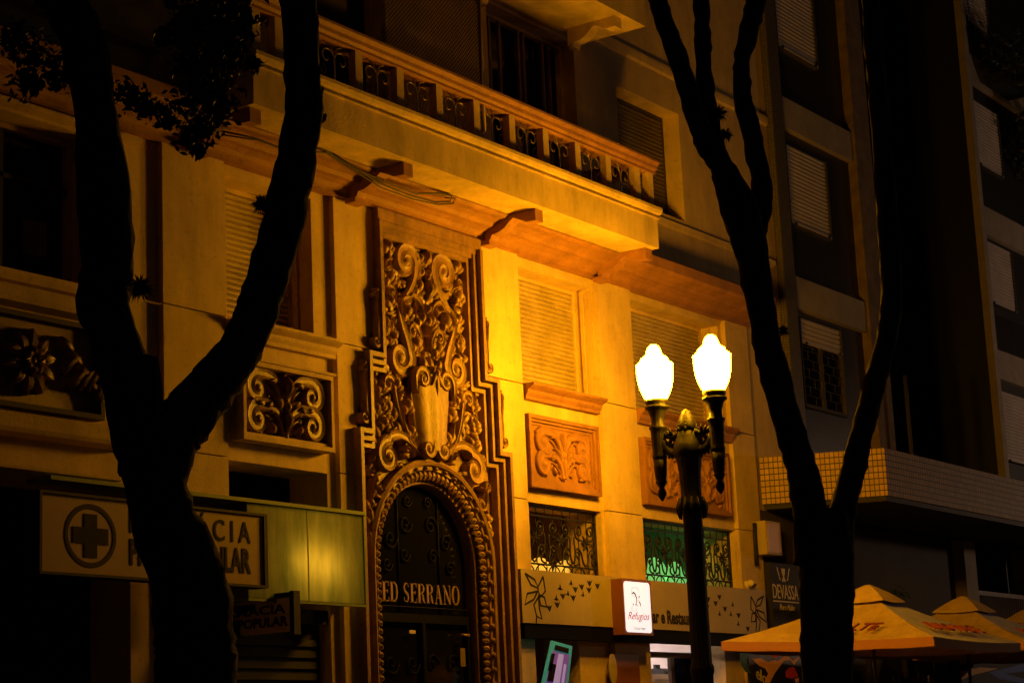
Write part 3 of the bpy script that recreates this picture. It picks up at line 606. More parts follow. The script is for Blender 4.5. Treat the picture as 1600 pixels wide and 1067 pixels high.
# gilded serif lettering
def serif(word, x0, x1, z0, z1, y):
    m = MB(); H = z1-z0; U = {'E':.62,'D':.74,'S':.6,'R':.74,'A':.76,'N':.8,'O':.8,' ':.3}
    tot = sum(U[ch] for ch in word)+.12*(len(word)-1); k = (x1-x0)/tot; x = x0
    for ch in word:
        W = U[ch]*k; t = .20*k; th = .06*k
        bx = lambda a, b, c, d: m.box(x+a, x+b, y-.012, y, z0+c*H, z0+d*H)
        def stroke(pts, ws): ribbon(m, [(x+a*W, z0+b*H) for a, b in pts], ws, .012, y, 0)
        ser = lambda a, zz: bx(a-.05*k, a+t+.05*k, zz, zz+.045)
        if ch in 'EDR':
            bx(.05*k, .05*k+t, 0, 1); ser(.05*k, 0); ser(.05*k, .955)
        if ch == 'E':
            bx(.05*k+t, W, 0, .05); bx(.05*k+t, W, .95, 1); bx(.05*k+t, W*.8, .5, .55); bx(W-.05*k, W, 0, .22); bx(W-.05*k, W, .78, 1); bx(W*.76, W*.82, .42, .62)
        if ch == 'D': stroke([(.35,.98),(.6,.96),(.84,.82),(.92,.5),(.84,.18),(.6,.04),(.35,.02)], [th,th*1.6,t*.8,t,t*.8,th*1.6,th])
        if ch == 'R':
            stroke([(.3,.98),(.6,.97),(.8,.86),(.82,.74),(.75,.6),(.58,.53),(.3,.51)], [th,th,t*.7,t,t*.7,th,th]); stroke([(.5,.5),(.68,.42),(.74,.2),(.82,.05),(.98,.04)], [th,t*.8,t,t*.7,th])
        if ch == 'S': stroke([(.86,.78),(.8,.9),(.6,.98),(.32,.93),(.16,.76),(.3,.58),(.7,.42),(.86,.24),(.7,.06),(.42,.02),(.2,.1),(.12,.26)], [th,th,th,t*.6,t*.8,t,t,t*.8,t*.5,th,th,th])
        if ch == 'A':
            stroke([(.14,.02),(.5,.98)], [th,th]); stroke([(.48,.99),(.84,.02)], [t,t]); bx(W*.25, W*.7, .3, .345); bx(0, W*.3, 0, .04); bx(W*.64, W, 0, .04)
        if ch == 'N':
            bx(W*.14, W*.14+th, 0, 1); bx(W*.84, W*.84+th, 0, 1); stroke([(.12,.98),(.88,.03)], [t,t]); bx(0, W*.3, 0, .04); bx(W*.7, W, .96, 1); bx(0, W*.22, .96, 1)
        if ch == 'O': stroke([(.5+.40*math.cos(q), .5+.48*math.sin(q)) for q in [i*2*PI/20+PI/2 for i in range(21)]], [th+(t-th)*abs(math.cos(i*2*PI/20+PI/2)) for i in range(21)])
        x += W+.12*k
    return m
serif('ED SERRANO', 18.17, 19.68, 3.41, 3.64, .222).build('lettering', 'gold', door, 'gilded serif letters ED SERRANO')
m = MB(); m.box(18.1,19.85,.226,.229,3.36,3.365); m.build('letter_bar', 'iron', door)
# ================================================================== GRILLES in the shop windows
def grille(x0, x1, z0, z1, y, lab):
    m = MB(); r = .013
    m.box(x0, x1, y, y+.03, z1-.035, z1-.005); m.box(x0, x1, y, y+.03, z1-.15, z1-.13); m.box(x0, x1, y, y+.03, z0+.13, z0+.15); m.box(x0, x1, y, y+.03, z0, z0+.02)
    for x in (x0, x1-.03): m.box(x, x+.03, y-.003, y+.033, z0, z1)
    g = m.build('window_grille', 'iron', B, lab)
    n = max(2, round((x1-x0)/.62)); U = (x1-x0)/n
    m = MB()
    for i in range(n*3+1):
        x = x0+i*U/3; m.tube([(x, y+.015, z0), (x, y+.015, z0+.14)], .008, 5); m.tube([(x, y+.015, z1-.14), (x, y+.015, z1)], .008, 5)
        if i % 3 in (1, 2): m.tube([(x, y+.03, z0+.14), (x, y+.03, z1-.14)], .008, 5)
    m.build('bars', 'iron', g)
    m = MB(); zc = (z0+z1)/2
    for i in range(n):
        cx = x0+(i+.5)*U; H = z1-z0-.3
        T_ = lambda pts, rr_=r: m.tube([(a, y+.0, b) for a, b in pts], rr_, 5)
        for s in (-1, 1):
            T_(bez((cx, zc-H*.48), (cx+s*U*.2, zc-H*.4), (cx+s*U*.05, zc-H*.15), (cx+s*U*.3, zc-H*.1), 8)+spiral(cx+s*U*.3, zc-H*.22, H*.12, .02, PI/2, -s*1.1, 16))
            T_(spiral(cx+s*U*.23, zc+H*.27, H*.19, .02, -PI/2 if s > 0 else -PI/2, s*1.5, 22))
            T_(bez((cx, zc+H*.02), (cx+s*U*.1, zc+H*.1), (cx+s*U*.2, zc+H*.08), (cx+s*U*.23, zc+H*.08), 5))
            T_(bez((cx+s*U*.48, zc-H*.45), (cx+s*U*.3, zc-H*.2), (cx+s*U*.48, zc), (cx+s*U*.40, zc+H*.15), 8))
            T_(bez((cx+s*U*.45, zc-H*.48), (cx+s*U*.25, zc-H*.5), (cx+s*U*.2, zc-H*.35), (cx+s*U*.33, zc-H*.3), 7))
            for v in (-.22, .27): dome(m, cx+s*U*.26, zc+H*v, .03, .03, 0, .02, y-.005, 6, 3)
        for k in range(6):
            a = k*PI/3; leaf(m, cx+.02*math.cos(a), zc+H*.02+.02*math.sin(a), .10, .04, a, .02, y-.004, 0, n=4)
        T_([(cx+.05*math.cos(q*PI/6), zc+H*.02+.05*math.sin(q*PI/6)) for q in range(13)])
        for s in (-1, 1):
            T_([(cx+s*U*.25+U*.22*math.cos(q*PI/8), z0+.02+.11*math.sin(q*PI/8)) for q in range(9)], .009)
    m.build('scrollwork', 'iron', g)
grille(20.975, 22.815, 3.86, 4.765, .16, 'black scrollwork grille over the warm lit mezzanine window')
grille(23.755, 26.615, 3.86, 4.765, .16, 'wide black scrollwork grille over the green lit mezzanine window')
# interiors behind: shell of the shop
def room(x0, x1, y0, y1, z0, z1, mt, nm='room'):
    m = MB(); m.quad((x0,y1,z0),(x1,y1,z0),(x1,y1,z1),(x0,y1,z1)); m.quad((x0,y0,z0),(x0,y1,z0),(x0,y1,z1),(x0,y0,z1)); m.quad((x1,y0,z0),(x1,y1,z0),(x1,y1,z1),(x1,y0,z1))
    m.quad((x0,y0,z1),(x1,y0,z1),(x1,y1,z1),(x0,y1,z1)); m.quad((x0,y0,z0),(x1,y0,z0),(x1,y1,z0),(x0,y1,z0)); return m.build(nm, mt, B)
room(20.8, 23.3, .621, 3.5, 3.5, 5.2, 'int_warm'); room(23.35, 27.3, .621, 4, 3.5, 5.2, 'int_green')
room(20.8, 22.9, .621, 3.5, .01, 3.45, 'int_warm'); room(22.95, 27.3, .621, 4, .01, 3.45, 'int_white')
room(9.8, 14.1, .621, 3, .01, 4.6, 'dark'); room(15.2, 17.3, .621, 3, .01, 5, 'dark'); room(17.4, 20.5, .621, 3, .01, 5.1, 'dark')
def atX(x, y, X):
    d = fw + rt*((x-800)/FPX) - up*((y-533.5)/FPX)
    return CAM + d*((X-CAM.x)/d.x)
def textmap(name, body, m, parent, O, U, V, N=None, ext=.004, shear=0, off=0, label=None):
    """lettering on the parallelogram O, O+U, O+V, standing ext proud along N"""
    cu = bpy.data.curves.new(name, 'FONT'); cu.body = body; cu.extrude = .5; cu.shear = shear; cu.offset = off; cu.resolution_u = 3
    ob = bpy.data.objects.new(name, cu); C.objects.link(ob)
    me0 = bpy.data.meshes.new_from_object(ob.evaluated_get(bpy.context.evaluated_depsgraph_get()))
    vs = [v.co.copy() for v in me0.vertices]; fs = [tuple(p.vertices) for p in me0.polygons]
    bpy.data.objects.remove(ob); bpy.data.curves.remove(cu)
    a = min(v.x for v in vs); b = max(v.x for v in vs); c = min(v.y for v in vs); d = max(v.y for v in vs)
    O, U, V = Vector(O), Vector(U), Vector(V); N = Vector(N) if N else U.cross(V).normalized()
    mb = MB(); mb.add([O+U*((v.x-a)/(b-a))+V*((v.y-c)/(d-c))+N*((v.z+.5)*ext+.001) for v in vs], fs)
    return mb.build(name, m, parent, label)
# ================================================================== STREET LAMP
LX, LY = 21.1, -2.29
def street_lamp(x, y, gm, label, rot=0):
    t = thing('street_lamp', label, 'street lamp', (x, y, 0))
    m = MB()
    m.lathe(x, y, [(.30,.002),(.30,.15),(.26,.18),(.25,.5),(.27,.54),(.22,.6),(.19,.95),(.21,1.0),(.16,1.08),(.15,1.2)], 24)
    m.build('base', 'lamp_iron', t)
    m = MB(); m.lathe(x, y, [(.135,1.2),(.13,2.4),(.145,2.44),(.145,2.5),(.125,2.54),(.12,3.6),(.118,4.35),(.15,4.38),(.16,4.43),(.13,4.47),(.125,4.6),(.135,4.8),(.16,4.98),(.185,5.05)], 48, .10, 16)
    m.build('shaft', 'lamp_iron', t)
    m = MB()
    for k in range(12):
        q = k*PI/6; cx_, cy_ = x+.15*math.cos(q), y+.15*math.sin(q); m.tube([(cx_, cy_, 4.25), (x+.17*math.cos(q), y+.17*math.sin(q), 4.38), (x+.14*math.cos(q), y+.14*math.sin(q), 4.5)], [.01,.03,.012], 6)
    m.build('collar_leaves', 'lamp_iron', t)
    m = MB()      # arms: two scrolled brackets
    for s in (-1, 1):
        m.tube([(x, y+s*a, z) for a, z in bez((.10,5.08), (.2,5.02), (.3,5.08), (.34,5.22), 8)], [.07,.068,.065,.06,.055,.05,.05,.05,.05], 10)
        m.tube([(x, y+s*a, z) for a, z in bez((.06,5.32), (.14,5.28), (.2,5.20), (.33,5.32), 8)], [.05,.045,.04,.04,.035,.035,.03,.03,.03], 8)
        m.tube([(x, y+s*a, z) for a, z in spiral(.2, 5.19, .075, .02, PI, 1.3, 14)], .024, 6)
        for k in range(5): m.tube([(x+.03*math.sin(k*2), y+s*(.12+k*.045), 5.30-.01*k), (x+.05*math.sin(k*2), y+s*(.13+k*.045), 5.37-.02*(k % 2))], [.028,.006], 6)
        for k in range(4): m.tube([(x, y+s*(.12+k*.05), 5.03), (x, y+s*(.125+k*.05), 4.97+.01*k)], [.025,.006], 6)
    m.lathe(x, y, [(.17,4.98),(.19,5.06),(.17,5.16),(.13,5.24),(.12,5.30)], 16)
    m.build('arm', 'lamp_iron', t)
    m = MB()      # pine cone finial
    m.lathe(x, y, [(.12,5.30),(.13,5.36),(.105,5.42),(.085,5.48),(.05,5.54),(.012,5.58)], 12)
    for j in range(6):
        z = 5.31+j*.042; r = .125-.019*j
        for k in range(9-j):
            q = 2*PI*k/(9-j)+j*.4; m.tube([(x+r*.8*math.cos(q), y+r*.8*math.sin(q), z), (x+(r+.022)*math.cos(q), y+(r+.022)*math.sin(q), z+.03)], [.028,.008], 5)
    m.build('finial', 'lamp_iron', t)
    m = MB()
    m.lathe(0, 0, [(.085,5.0),(.095,5.05),(.085,5.08),(.09,5.16),(.095,5.30),(.10,5.37),(.115,5.385),(.115,5.405),(.085,5.42),(.083,5.5),(.11,5.60),(.13,5.625),(.155,5.635),(.155,5.66),(.12,5.68),(.145,5.70),(.145,5.738)], 32, .06, 12)
    h0 = m.build('lamp_holder', 'lamp_iron', t, loc=(0, 0, 0))
    m = MB(); m.lathe(0, 0, [(.006,4.50),(.03,4.53),(.052,4.57),(.055,4.61),(.03,4.66),(.04,4.68),(.075,4.73),(.06,4.75),(.07,4.78),(.078,4.9),(.085,5.0)], 16)
    d0 = m.build('pendant', 'lamp_iron', t, loc=(0, 0, 0))
    m = MB(); g = [(.122,5.74),(.145,5.77),(.17,5.82),(.19,5.87),(.205,5.92),(.217,5.98),(.224,6.05),(.226,6.11),(.225,6.155),(.234,6.17),(.228,6.185),(.20,6.205),(.185,6.22),(.172,6.235),(.165,6.26),(.145,6.275),(.118,6.29),(.10,6.315),(.090,6.35),(.080,6.38),(.060,6.41),(.035,6.428),(.002,6.435)]
    m.lathe(0, 0, g, 40, .035, 8); gl = m.build('globe', gm, t, loc=(0, 0, 0))
    for i, o in enumerate((h0, d0, gl)):
        o.location = Vector((0, .40, 0)) - Vector((0, 0, 0)); c = dup(o, t); c.location = Vector((0, -.40, 0))
    t.scale = (1.0145,)*3
    return t
street_lamp(LX, LY, 'globe', 'dark cast iron street lamp post carrying two glowing white urn shaped globes')
street_lamp(46.0, -9.0, 'globe_cool', 'cast iron street lamp with paler globes farther down the pavement')
# ================================================================== SIGNS of the ornate building
t = thing('shop_sign', 'long cream fascia sign with pinwheels and flying birds reading Bar e Restaurante', 'shop sign', (20.55, -.12, 3.2))
m = MB(); m.box(20.54, 27.1, -.12, -.002, 3.205, 3.87); m.build('sign_panel', 'sign_cream', t)
m = MB(); m.box(20.6, 27.1, -.10, -.003, 3.02, 3.2); m.build('roller_box', 'near_black', t)
Z7 = lambda u, v: at(780+u/3.476, 760+v/3.476, -.12)
def drawn(m, pts, wd=.03, f=Z7, y=-.12):
    P = [f(*p) for p in pts]; ribbon(m, [(p.x, p.z) for p in P], wd, .004, y-.0005, 0)
def pinwheel(f):
    m = MB()
    for pl in ([(140,470),(172,532),(213,552),(192,505),(140,470)], [(238,488),(208,548),(222,600),(250,568),(238,488)], [(208,568),(152,580),(138,640),(188,612),(208,568)],
               [(213,598),(188,640),(203,702),(232,718),(218,660),(213,598)], [(213,585),(225,645),(258,652),(245,600),(213,585)], [(203,702),(201,742)]): drawn(m, pl, .028, f)
    return m
pinwheel(Z7).build('pinwheel', 'sign_text', t)
pinwheel(lambda u, v: Vector((47.68-Z7(u, v).x, 0, Z7(u, v).z-.03))).build('pinwheel', 'sign_text', t)
m = MB()
for u, v in ((330,543),(390,518),(490,523),(533,538),(447,543),(413,556),(487,560),(455,580),(373,575),(345,593),(310,600),(402,602),(315,640),(272,658),
             (1135,610),(1195,598),(1175,632),(1130,652),(1268,635),(1226,662),(1258,687),(1197,686),(1300,697),(1298,740),(1350,770)):
    m = MB(); p = Z7(u, v); r_ = random.Random(u); s = .066; e = r_.choice((-1, 1)); yy = -.1212
    m.xz([(p.x-s, p.z+s*.5*e), (p.x-s*.3, p.z+s*.25*e), (p.x, p.z+s*.5), (p.x+s*.3, p.z+s*.25*e), (p.x+s, p.z+s*.6*e), (p.x+s*.4, p.z-s*.3), (p.x, p.z-s*.7), (p.x-s*.5, p.z-s*.2)], yy-.003, yy); m.build('bird', 'sign_text', t)
a = at(1013,974,-.12); b = at(1100,979,-.12)
textmap('lettering', 'Bar e Restaurante', 'sign_text', t, (a.x, -.1205, a.z+.01), (b.x-a.x, 0, 0), (0, 0, .19), (0,-1,0), off=.035)
# illuminated hanging box
t = thing('light_box_sign', 'small white illuminated box sign with a black script R and red Refugios lettering', 'sign', (23.0, -.2, 3.1))
x0, x1, z0, z1 = 22.66, 23.40, 3.10, 3.835
m = MB(); m.box(x0, x1, -.30, -.1215, z0, z1); m.build('box', 'box_red', t)
m = MB(); q = .05; pts = []
for cx_, cz_, a0 in ((x1-.04-q, z1-.035-q, 0), (x0+.03+q, z1-.035-q, PI/2), (x0+.03+q, z0+.03+q, PI), (x1-.04-q, z0+.03+q, 1.5*PI)):
    for i in range(5): pts.append((cx_+q*math.cos(a0+i*PI/8), cz_+q*math.sin(a0+i*PI/8)))
m.xz(pts, -.305, -.3002); m.build('lit_face', 'lit_white', t)
m = MB(); E_ = lambda pts, wd: ribbon(m, [(x0+a*(x1-x0), z0+b*(z1-z0)) for a, b in pts], wd, .002, -.3055, 0)
E_([(.30,.73),(.36,.76),(.42,.73),(.46,.66),(.46,.60),(.42,.55),(.40,.52)], [.012,.02,.024,.02,.014,.01,.006]); E_([(.58,.72),(.54,.67),(.54,.66)], [.004,.018,.018]); E_([(.52,.63),(.57,.57),(.60,.51)], [.006,.022,.01]); E_([(.42,.56),(.47,.52)], [.006,.016])
dome(m, x0+.33*.74, z0+.545*.735, .013, .013, 0, .002, -.3055); m.build('emblem', 'lit_black', t)
m = MB(); E_([(.42+.14*math.cos(k*PI/6), .77+.085*math.sin(k*PI/6)) for k in range(10)], .005); E_([(.35+.08*math.cos(k*PI/6+2), .47+.05*math.sin(k*PI/6+2)) for k in range(9)], .004); E_([(.30,.125),(.72,.12)], .005); m.build('ornament_line', 'lit_grey', t)
textmap('lettering', 'Refugios', 'lit_red', t, (x0+.09, -.3055, z0+.17), (.56, 0, 0), (.0, 0, .13), (0,-1,0), .002, shear=.45, off=-.004)
textmap('lettering', 'Desde 1990', 'lit_grey', t, (x0+.25, -.3055, z0+.065), (.26, 0, 0), (0, 0, .022), (0,-1,0), .002)
# pharmacy signs
t = thing('pharmacy_sign', 'long pale pharmacy fascia board with a ringed cross reading FARMÁCIA PREÇO POPULAR', 'shop sign', (13.7, -.5, 3.38))
m = MB(); m.box(12.25, 15.22, -.58, -.42, 3.39, 4.09); m.build('board', 'sign_pink', t)
m = MB(); m.box(12.22,15.27,-.60,-.40,4.09,4.115); m.box(12.22,15.27,-.60,-.40,3.365,3.39); m.box(15.22,15.27,-.60,-.40,3.39,4.09); m.box(12.22,12.25,-.60,-.40,3.39,4.09); m.build('board_frame', 'dark_paint', t)
cx, cz = 12.85, 3.74
m = MB(); ribbon(m, [(cx+.30*math.cos(k*PI/20), cz+.27*math.sin(k*PI/20)) for k in range(41)], .05, .004, -.5805, 0); m.build('ring', 'sign_cross', t)
m = MB(); m.xz([(cx-.08,cz-.2),(cx+.08,cz-.2),(cx+.08,cz-.075),(cx+.22,cz-.075),(cx+.22,cz+.075),(cx+.08,cz+.075),(cx+.08,cz+.2),(cx-.08,cz+.2),(cx-.08,cz+.075),(cx-.22,cz+.075),(cx-.22,cz-.075),(cx-.08,cz-.075)], -.586, -.5805); m.build('cross', 'sign_text', t)
textmap('lettering', 'F A R M Á C I A', 'sign_text', t, (13.35, -.5805, 3.80), (1.68, 0, 0), (0, 0, .27), (0,-1,0), off=.01)
textmap('lettering', 'PREÇO POPULAR', 'sign_text', t, (13.35, -.5805, 3.44), (1.68, 0, 0), (0, 0, .31), (0,-1,0), off=.025)
t = thing('blade_sign', 'small projecting pharmacy sign reading FARMÁCIA PREÇO POPULAR beside the big tree trunk', 'sign', (15.9, -.5, 2.9))
BX = 15.75; a = atX(458, 985, BX); b = atX(458, 932, BX); c_ = atX(349, 990, BX); y_f, y_b = a.y, c_.y-.12
m = MB(); m.box(BX-.03, BX+.03, y_f, y_b+.4, a.z-.0, b.z); m.build('board', 'sign_pale', t)
m = MB(); m.box(BX-.05,BX+.05,y_f-.06,y_f-.001,a.z-.04,b.z+.06); m.box(BX-.05,BX+.05,y_f,y_b+.4,b.z+.001,b.z+.05); m.box(BX-.04,BX+.04,y_b+.4,-.02,b.z-.1,b.z-.04); m.build('board_frame', 'dark_paint', t)
D_ = y_b-y_f+.3; H_ = b.z-a.z
textmap('lettering', 'FARMÁCIA', 'sign_text', t, (BX-.031, y_f+D_-.02, a.z+H_*.54), (0, -(D_-.09), 0), (0, 0, H_*.34), (-1,0,0), off=.02)
textmap('lettering', 'PREÇO POPULAR', 'sign_text', t, (BX-.031, y_f+D_+.12, a.z+H_*.10), (0, -(D_+.08), 0), (0, 0, H_*.36), (-1,0,0), off=.03)
# green fascia box; added bulbs inside imitate a lamp's reflection on it
t = thing('green_fascia_box', 'weathered green fascia box with added bulbs imitating a yellow lamp reflection, beside the portal', 'sign', (16.2, -.15, 3.3))
m = MB(); m.quad((15.3,-.30,3.29),(17.2,-.30,3.29),(17.2,-.30,4.27),(15.3,-.30,4.27)); m.build('backlit_panel', 'green_panel', t)
m = MB(); m.box(15.3,17.2,-.02,-.003,3.29,4.27); m.box(15.3,15.31,-.299,-.021,3.29,4.27); m.box(17.19,17.2,-.299,-.021,3.29,4.27); m.box(15.311,17.189,-.299,-.021,4.26,4.27); m.box(15.311,17.189,-.299,-.021,3.29,3.3); m.build('casing', 'green_case', t)
for k in range(4):
    ld = bpy.data.lights.new('added_bulb', 'POINT'); ld.energy = 2.0; ld.color = (1, .62, .14); ld.shadow_soft_size = .12
    lo = bpy.data.objects.new('added_bulb', ld); C.objects.link(lo); lo.parent = t; lo.location = (16.1+.2*k-16.2, .055, 3.70-3.3-.03*(k % 2)+.06*(k == 1))
m = MB(); m.box(12.6,17.23,-.33,-.003,4.272,4.31); m.box(15.29,17.22,-.31,-.295,3.265,3.288); m.box(17.201,17.22,-.31,-.003,3.3,4.27); m.box(16.24,16.26,-.305,-.3005,3.29,4.27); m.build('edge_trim', 'green_case', t)
# paper dispenser frames at left shopfront
m = MB(); m.box(15.4,17.0,.2,.24,0,3.1); m.box(16.2,17.04,.1,.19,3.1,3.25)
for i in range(24): m.box(15.42,16.95,.17,.199,.1+i*.12,.17+i*.12)
m.build('roller_shutter', 'dark_paint', B)
# ================================================================== small things at the bar front
t = thing('poster_board', 'tilted turquoise poster board with purple night pictures', 'poster', (21.0, -.4, 1.9))
PY = -.40
P_ = [at(863.4,1000.2,PY), at(894.5,1008.9,PY), at(886,1085,PY), at(846,1078,PY)]
def pq(a, b): 
    top = P_[0]+(P_[1]-P_[0])*a; bot = P_[3]+(P_[2]-P_[3])*a; p = top+(bot-top)*b; return p
def patch(m, a0, a1, b0, b1, y): m.prism([(a0,b0),(a1,b0),(a1,b1),(a0,b1)], lambda p: (pq(*p).x, y, pq(*p).z), lambda p: (pq(*p).x, y+.004, pq(*p).z))
m = MB(); m.prism([(0,0),(1,0),(1,1),(0,1)], lambda p: (pq(*p).x, PY, pq(*p).z), lambda p: (pq(*p).x, PY+.03, pq(*p).z)); m.build('board', 'turq', t)
m = MB(); patch(m, .1,.9,.20,.95, PY-.0045); m.build('picture', 'purple', t)
m = MB(); patch(m, .38,.62,.22,.9, PY-.009); patch(m, .7,.8,.4,.8, PY-.009); m.build('picture', 'lilac', t)
m = MB(); patch(m, .15,.82,.07,.17, PY-.009); patch(m, .1,.35,.45,.8, PY-.0135); patch(m, .05,.2,.25,.6,PY-.0135); m.build('caption_bar', 'lit_black', t)
m = MB(); m.tube([(21.0,-.36,0.01),(21.02,-.36,2.6)], .02, 6); m.build('stand', 'dark_paint', t)
# bar interior pieces seen through the doors
def tagged(mb, nm, mt, label, cat, group=None, loc=None):
    return tag(mb.build(nm, mt, None, loc=loc), label, cat, group)
for x, z_ in ((22.35, 0), (23.0, .05)):
    t = thing('pendant_lamp', 'glowing yellow dome lamp behind the small mezzanine grille, %s' % ('left one' if x < 22.6 else 'right one'), 'lamp', (x, .8, 3.9), 'dome lamps behind the grille')
    m = MB(); m.lathe(x, .8, [(.17,4.0),(.165,4.06),(.14,4.12),(.09,4.17),(.03,4.19)], 20); m.build('lamp_shade', 'lampshade', t)
    m = MB(); m.tube([(x,.8,4.19),(x,.8,5.19)], .01, 5); m.build('cord', 'dark', t)
m = MB(); m.box(24.2,27.0,.75,.8,5.1,5.16); tagged(m, 'tube_light', 'tube_green', 'green ceiling tube glowing behind the wide grille', 'light')
t = thing('window_decoration', 'rounded panels low behind the wide scrollwork grille, self-glowing in place of green light on them', 'decoration', (25, 2, 3.6))
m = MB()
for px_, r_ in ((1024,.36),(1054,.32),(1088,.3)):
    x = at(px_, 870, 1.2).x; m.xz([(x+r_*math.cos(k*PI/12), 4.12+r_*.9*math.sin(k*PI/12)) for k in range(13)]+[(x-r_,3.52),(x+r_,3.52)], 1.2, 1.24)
m.build('rounded_panel', 'green_self_lit', t)
m = MB(); m.box(24.2,26.8,3.0,3.06,3.28,3.34); tagged(m, 'tube_light', 'tube_white', 'white ceiling tube glowing inside the bar doorway', 'light')
m = MB(); m.box(21.1,22.0,2.6,2.66,3.2,3.28); tagged(m, 'tube_light', 'lampshade', 'yellow strip light inside the narrow left doorway of the bar', 'light')
t = thing('bar_door', 'wooden bar door frame standing open under the sign', 'door', (24.2, .3, 0))
m = MB(); m.box(23.62,26.0,.3,.36,2.86,2.94); m.box(24.2,24.28,.3,.36,0.01,2.86); m.box(24.87,24.96,.3,.36,0.01,2.86); m.box(23.62,24.19,.32,.36,0.01,2.86); m.box(25.6,25.66,.3,.36,0.01,2.86); m.build('frame', 'wood', t)
m = MB(); m.box(24.96,25.6,.32,.33,.02,2.86); m.build('pane', 'glass_dark', t)
t = thing('cash_register', 'black till on the pale counter inside the bar', 'till', (26.6, 1.4, 2.7))
m = MB(); m.prism([(1.3,2.702),(1.6,2.702),(1.6,2.80),(1.45,2.80),(1.3,2.75)], lambda p: (26.4,p[0],p[1]), lambda p: (26.72,p[0],p[1])); m.box(26.48,26.62,1.5,1.54,2.80,2.86); m.build('body', 'dark_paint', t)
m = MB(); m.box(25.3,27.2,1.25,1.9,2.62,2.70); m.box(25.35,27.15,1.3,1.85,.01,2.619); tagged(m, 'bar_shelf', 'int_white', 'tall pale shelf unit inside the bar carrying the till', 'shelf')
t = thing('wall_menu', 'worn reddish menu board with a cream oval on the bar pier', 'menu board', (22.8, -.02, 2.3))
m = MB(); m.box(22.72,23.42,-.04,-.002,2.1,2.86); m.build('board', 'box_red', t)
m = MB(); m.xz([(22.72+.10*math.cos(k*PI/10), 2.66+.2*math.sin(k*PI/10)) for k in range(20)], -.05, -.0405); m.build('oval_plate', 'sign_cream', t)
# cctv dome and meter box
t = thing('security_camera', 'small round security camera above the right end of the cream sign', 'camera', (26.75, -.03, 3.95))
m = MB(); m.lathe(0,0,[(.07,0),(.075,.03),(.05,.05)],14); o = m.build('mount', 'shutter_white', t, loc=(0,0,0)); o.location = (0,.03,0); o.rotation_euler = (PI/2,0,0)
m = MB(); dome(m, 26.75, 3.97, .06, .06, 0, .09, -.05, 14, 5); m.build('housing', 'shutter_white', t)
m = MB(); dome(m, 26.77, 3.94, .035, .035, 0, .06, -.10, 10, 4); m.build('lens', 'dark', t)
t = thing('meter_box', 'beige metal meter box fixed on the right corner pilaster', 'box', (27.3, -.1, 4.4))
m = MB(); m.box(27.12,27.62,-.2,-.002,4.42,4.93); m.build('case', 'sign_cream', t)
m = MB(); m.box(27.15,27.59,-.21,-.2005,4.45,4.90); m.build('door', 'sign_pink', t)
m = MB(); m.tube([(27.08,-.03,4.25),(27.08,-.03,4.7),(27.1,-.03,4.9)], .035, 8); m.build('conduit', 'dark_paint', t)
# overhead cable looped under the balcony
pts = [(345,205),(395,215),(440,232),(505,233),(545,258),(590,285),(640,305),(680,316),(703,315),(706,306),(690,302),(650,303),(600,284),(560,266),(520,240)]
P = [at(x, y, -.53) for x, y in pts]
m = MB()
m.tube(P, .011, 6); m.tube([p+Vector((.05,-.01,-.035+.02*math.sin(i))) for i, p in enumerate(P[:11])], .009, 6); m.tube([P[0]+Vector((-8,.0,1.0)), P[0]+Vector((-4,0,.3)), P[0]], .011, 6)
tagged(m, 'cable', 'iron', 'dark cables sagging in a loop under the long balcony', 'cable')
t = thing('safety_net', 'dark mesh netting stretched above the balcony rail', 'net', (17.9, -.9, 9.5))
m = MB(); NX0, NX1, NZ0, NZ1 = 17.0, 18.98, 9.52, 11.4
k = NX0-(NZ1-NZ0)
while k < NX1:
    a0 = max(k, NX0); a1 = min(k+(NZ1-NZ0), NX1)
    if a1 > a0:
        m.quad((a0,-.93,NZ0+a0-k),(a0+.014,-.93,NZ0+a0-k),(a1+.014,-.93,NZ0+a1-k),(a1,-.93,NZ0+a1-k)); f2 = lambda x: NX0+NX1-x
        m.quad((f2(a0),-.935,NZ0+a0-k),(f2(a0)+.014,-.935,NZ0+a0-k),(f2(a1)+.014,-.935,NZ0+a1-k),(f2(a1),-.935,NZ0+a1-k))
    k += .055
m.build('mesh', 'dark_paint', t)
m = MB(); m.tube([(18.97,-.94,9.0),(18.97,-.94,11.46)], .025, 6); m.build('pole', 'iron_gold', t)
# ================================================================== APARTMENT BUILDING on the right
A = thing('apartment_building', 'dark modern apartment block with roller shutters, pale slab bands and a tiled canopy', 'building', (32, 0, 0))
floors = [11.75, 8.62, 14.9, 18.0]
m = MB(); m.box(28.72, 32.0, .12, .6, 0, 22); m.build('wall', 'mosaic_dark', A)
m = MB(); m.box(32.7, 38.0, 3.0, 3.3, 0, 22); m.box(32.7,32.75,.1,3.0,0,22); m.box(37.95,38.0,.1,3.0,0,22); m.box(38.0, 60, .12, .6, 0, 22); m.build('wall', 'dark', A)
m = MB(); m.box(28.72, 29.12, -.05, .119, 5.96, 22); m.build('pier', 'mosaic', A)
m = MB(); m.box(32.0, 32.68, -.05, .6, 5.96, 22); m.build('pier', 'pier', A, 'rough brown pier')
m = MB(); m.box(38.0, 38.22, -.05, .119, 5.96, 22); m.build('pier', 'concrete', A)
for z in floors:
    m = MB(); m.box(29.121, 31.999, .0, .1195, z, z+.54); m.build('slab_band', 'concrete', A)
for z in (8.62, 11.65, 14.95):
    m = MB(); m.box(38.221, 46, .0, .1195, z, z+.6); m.build('slab_band', 'concrete', A)
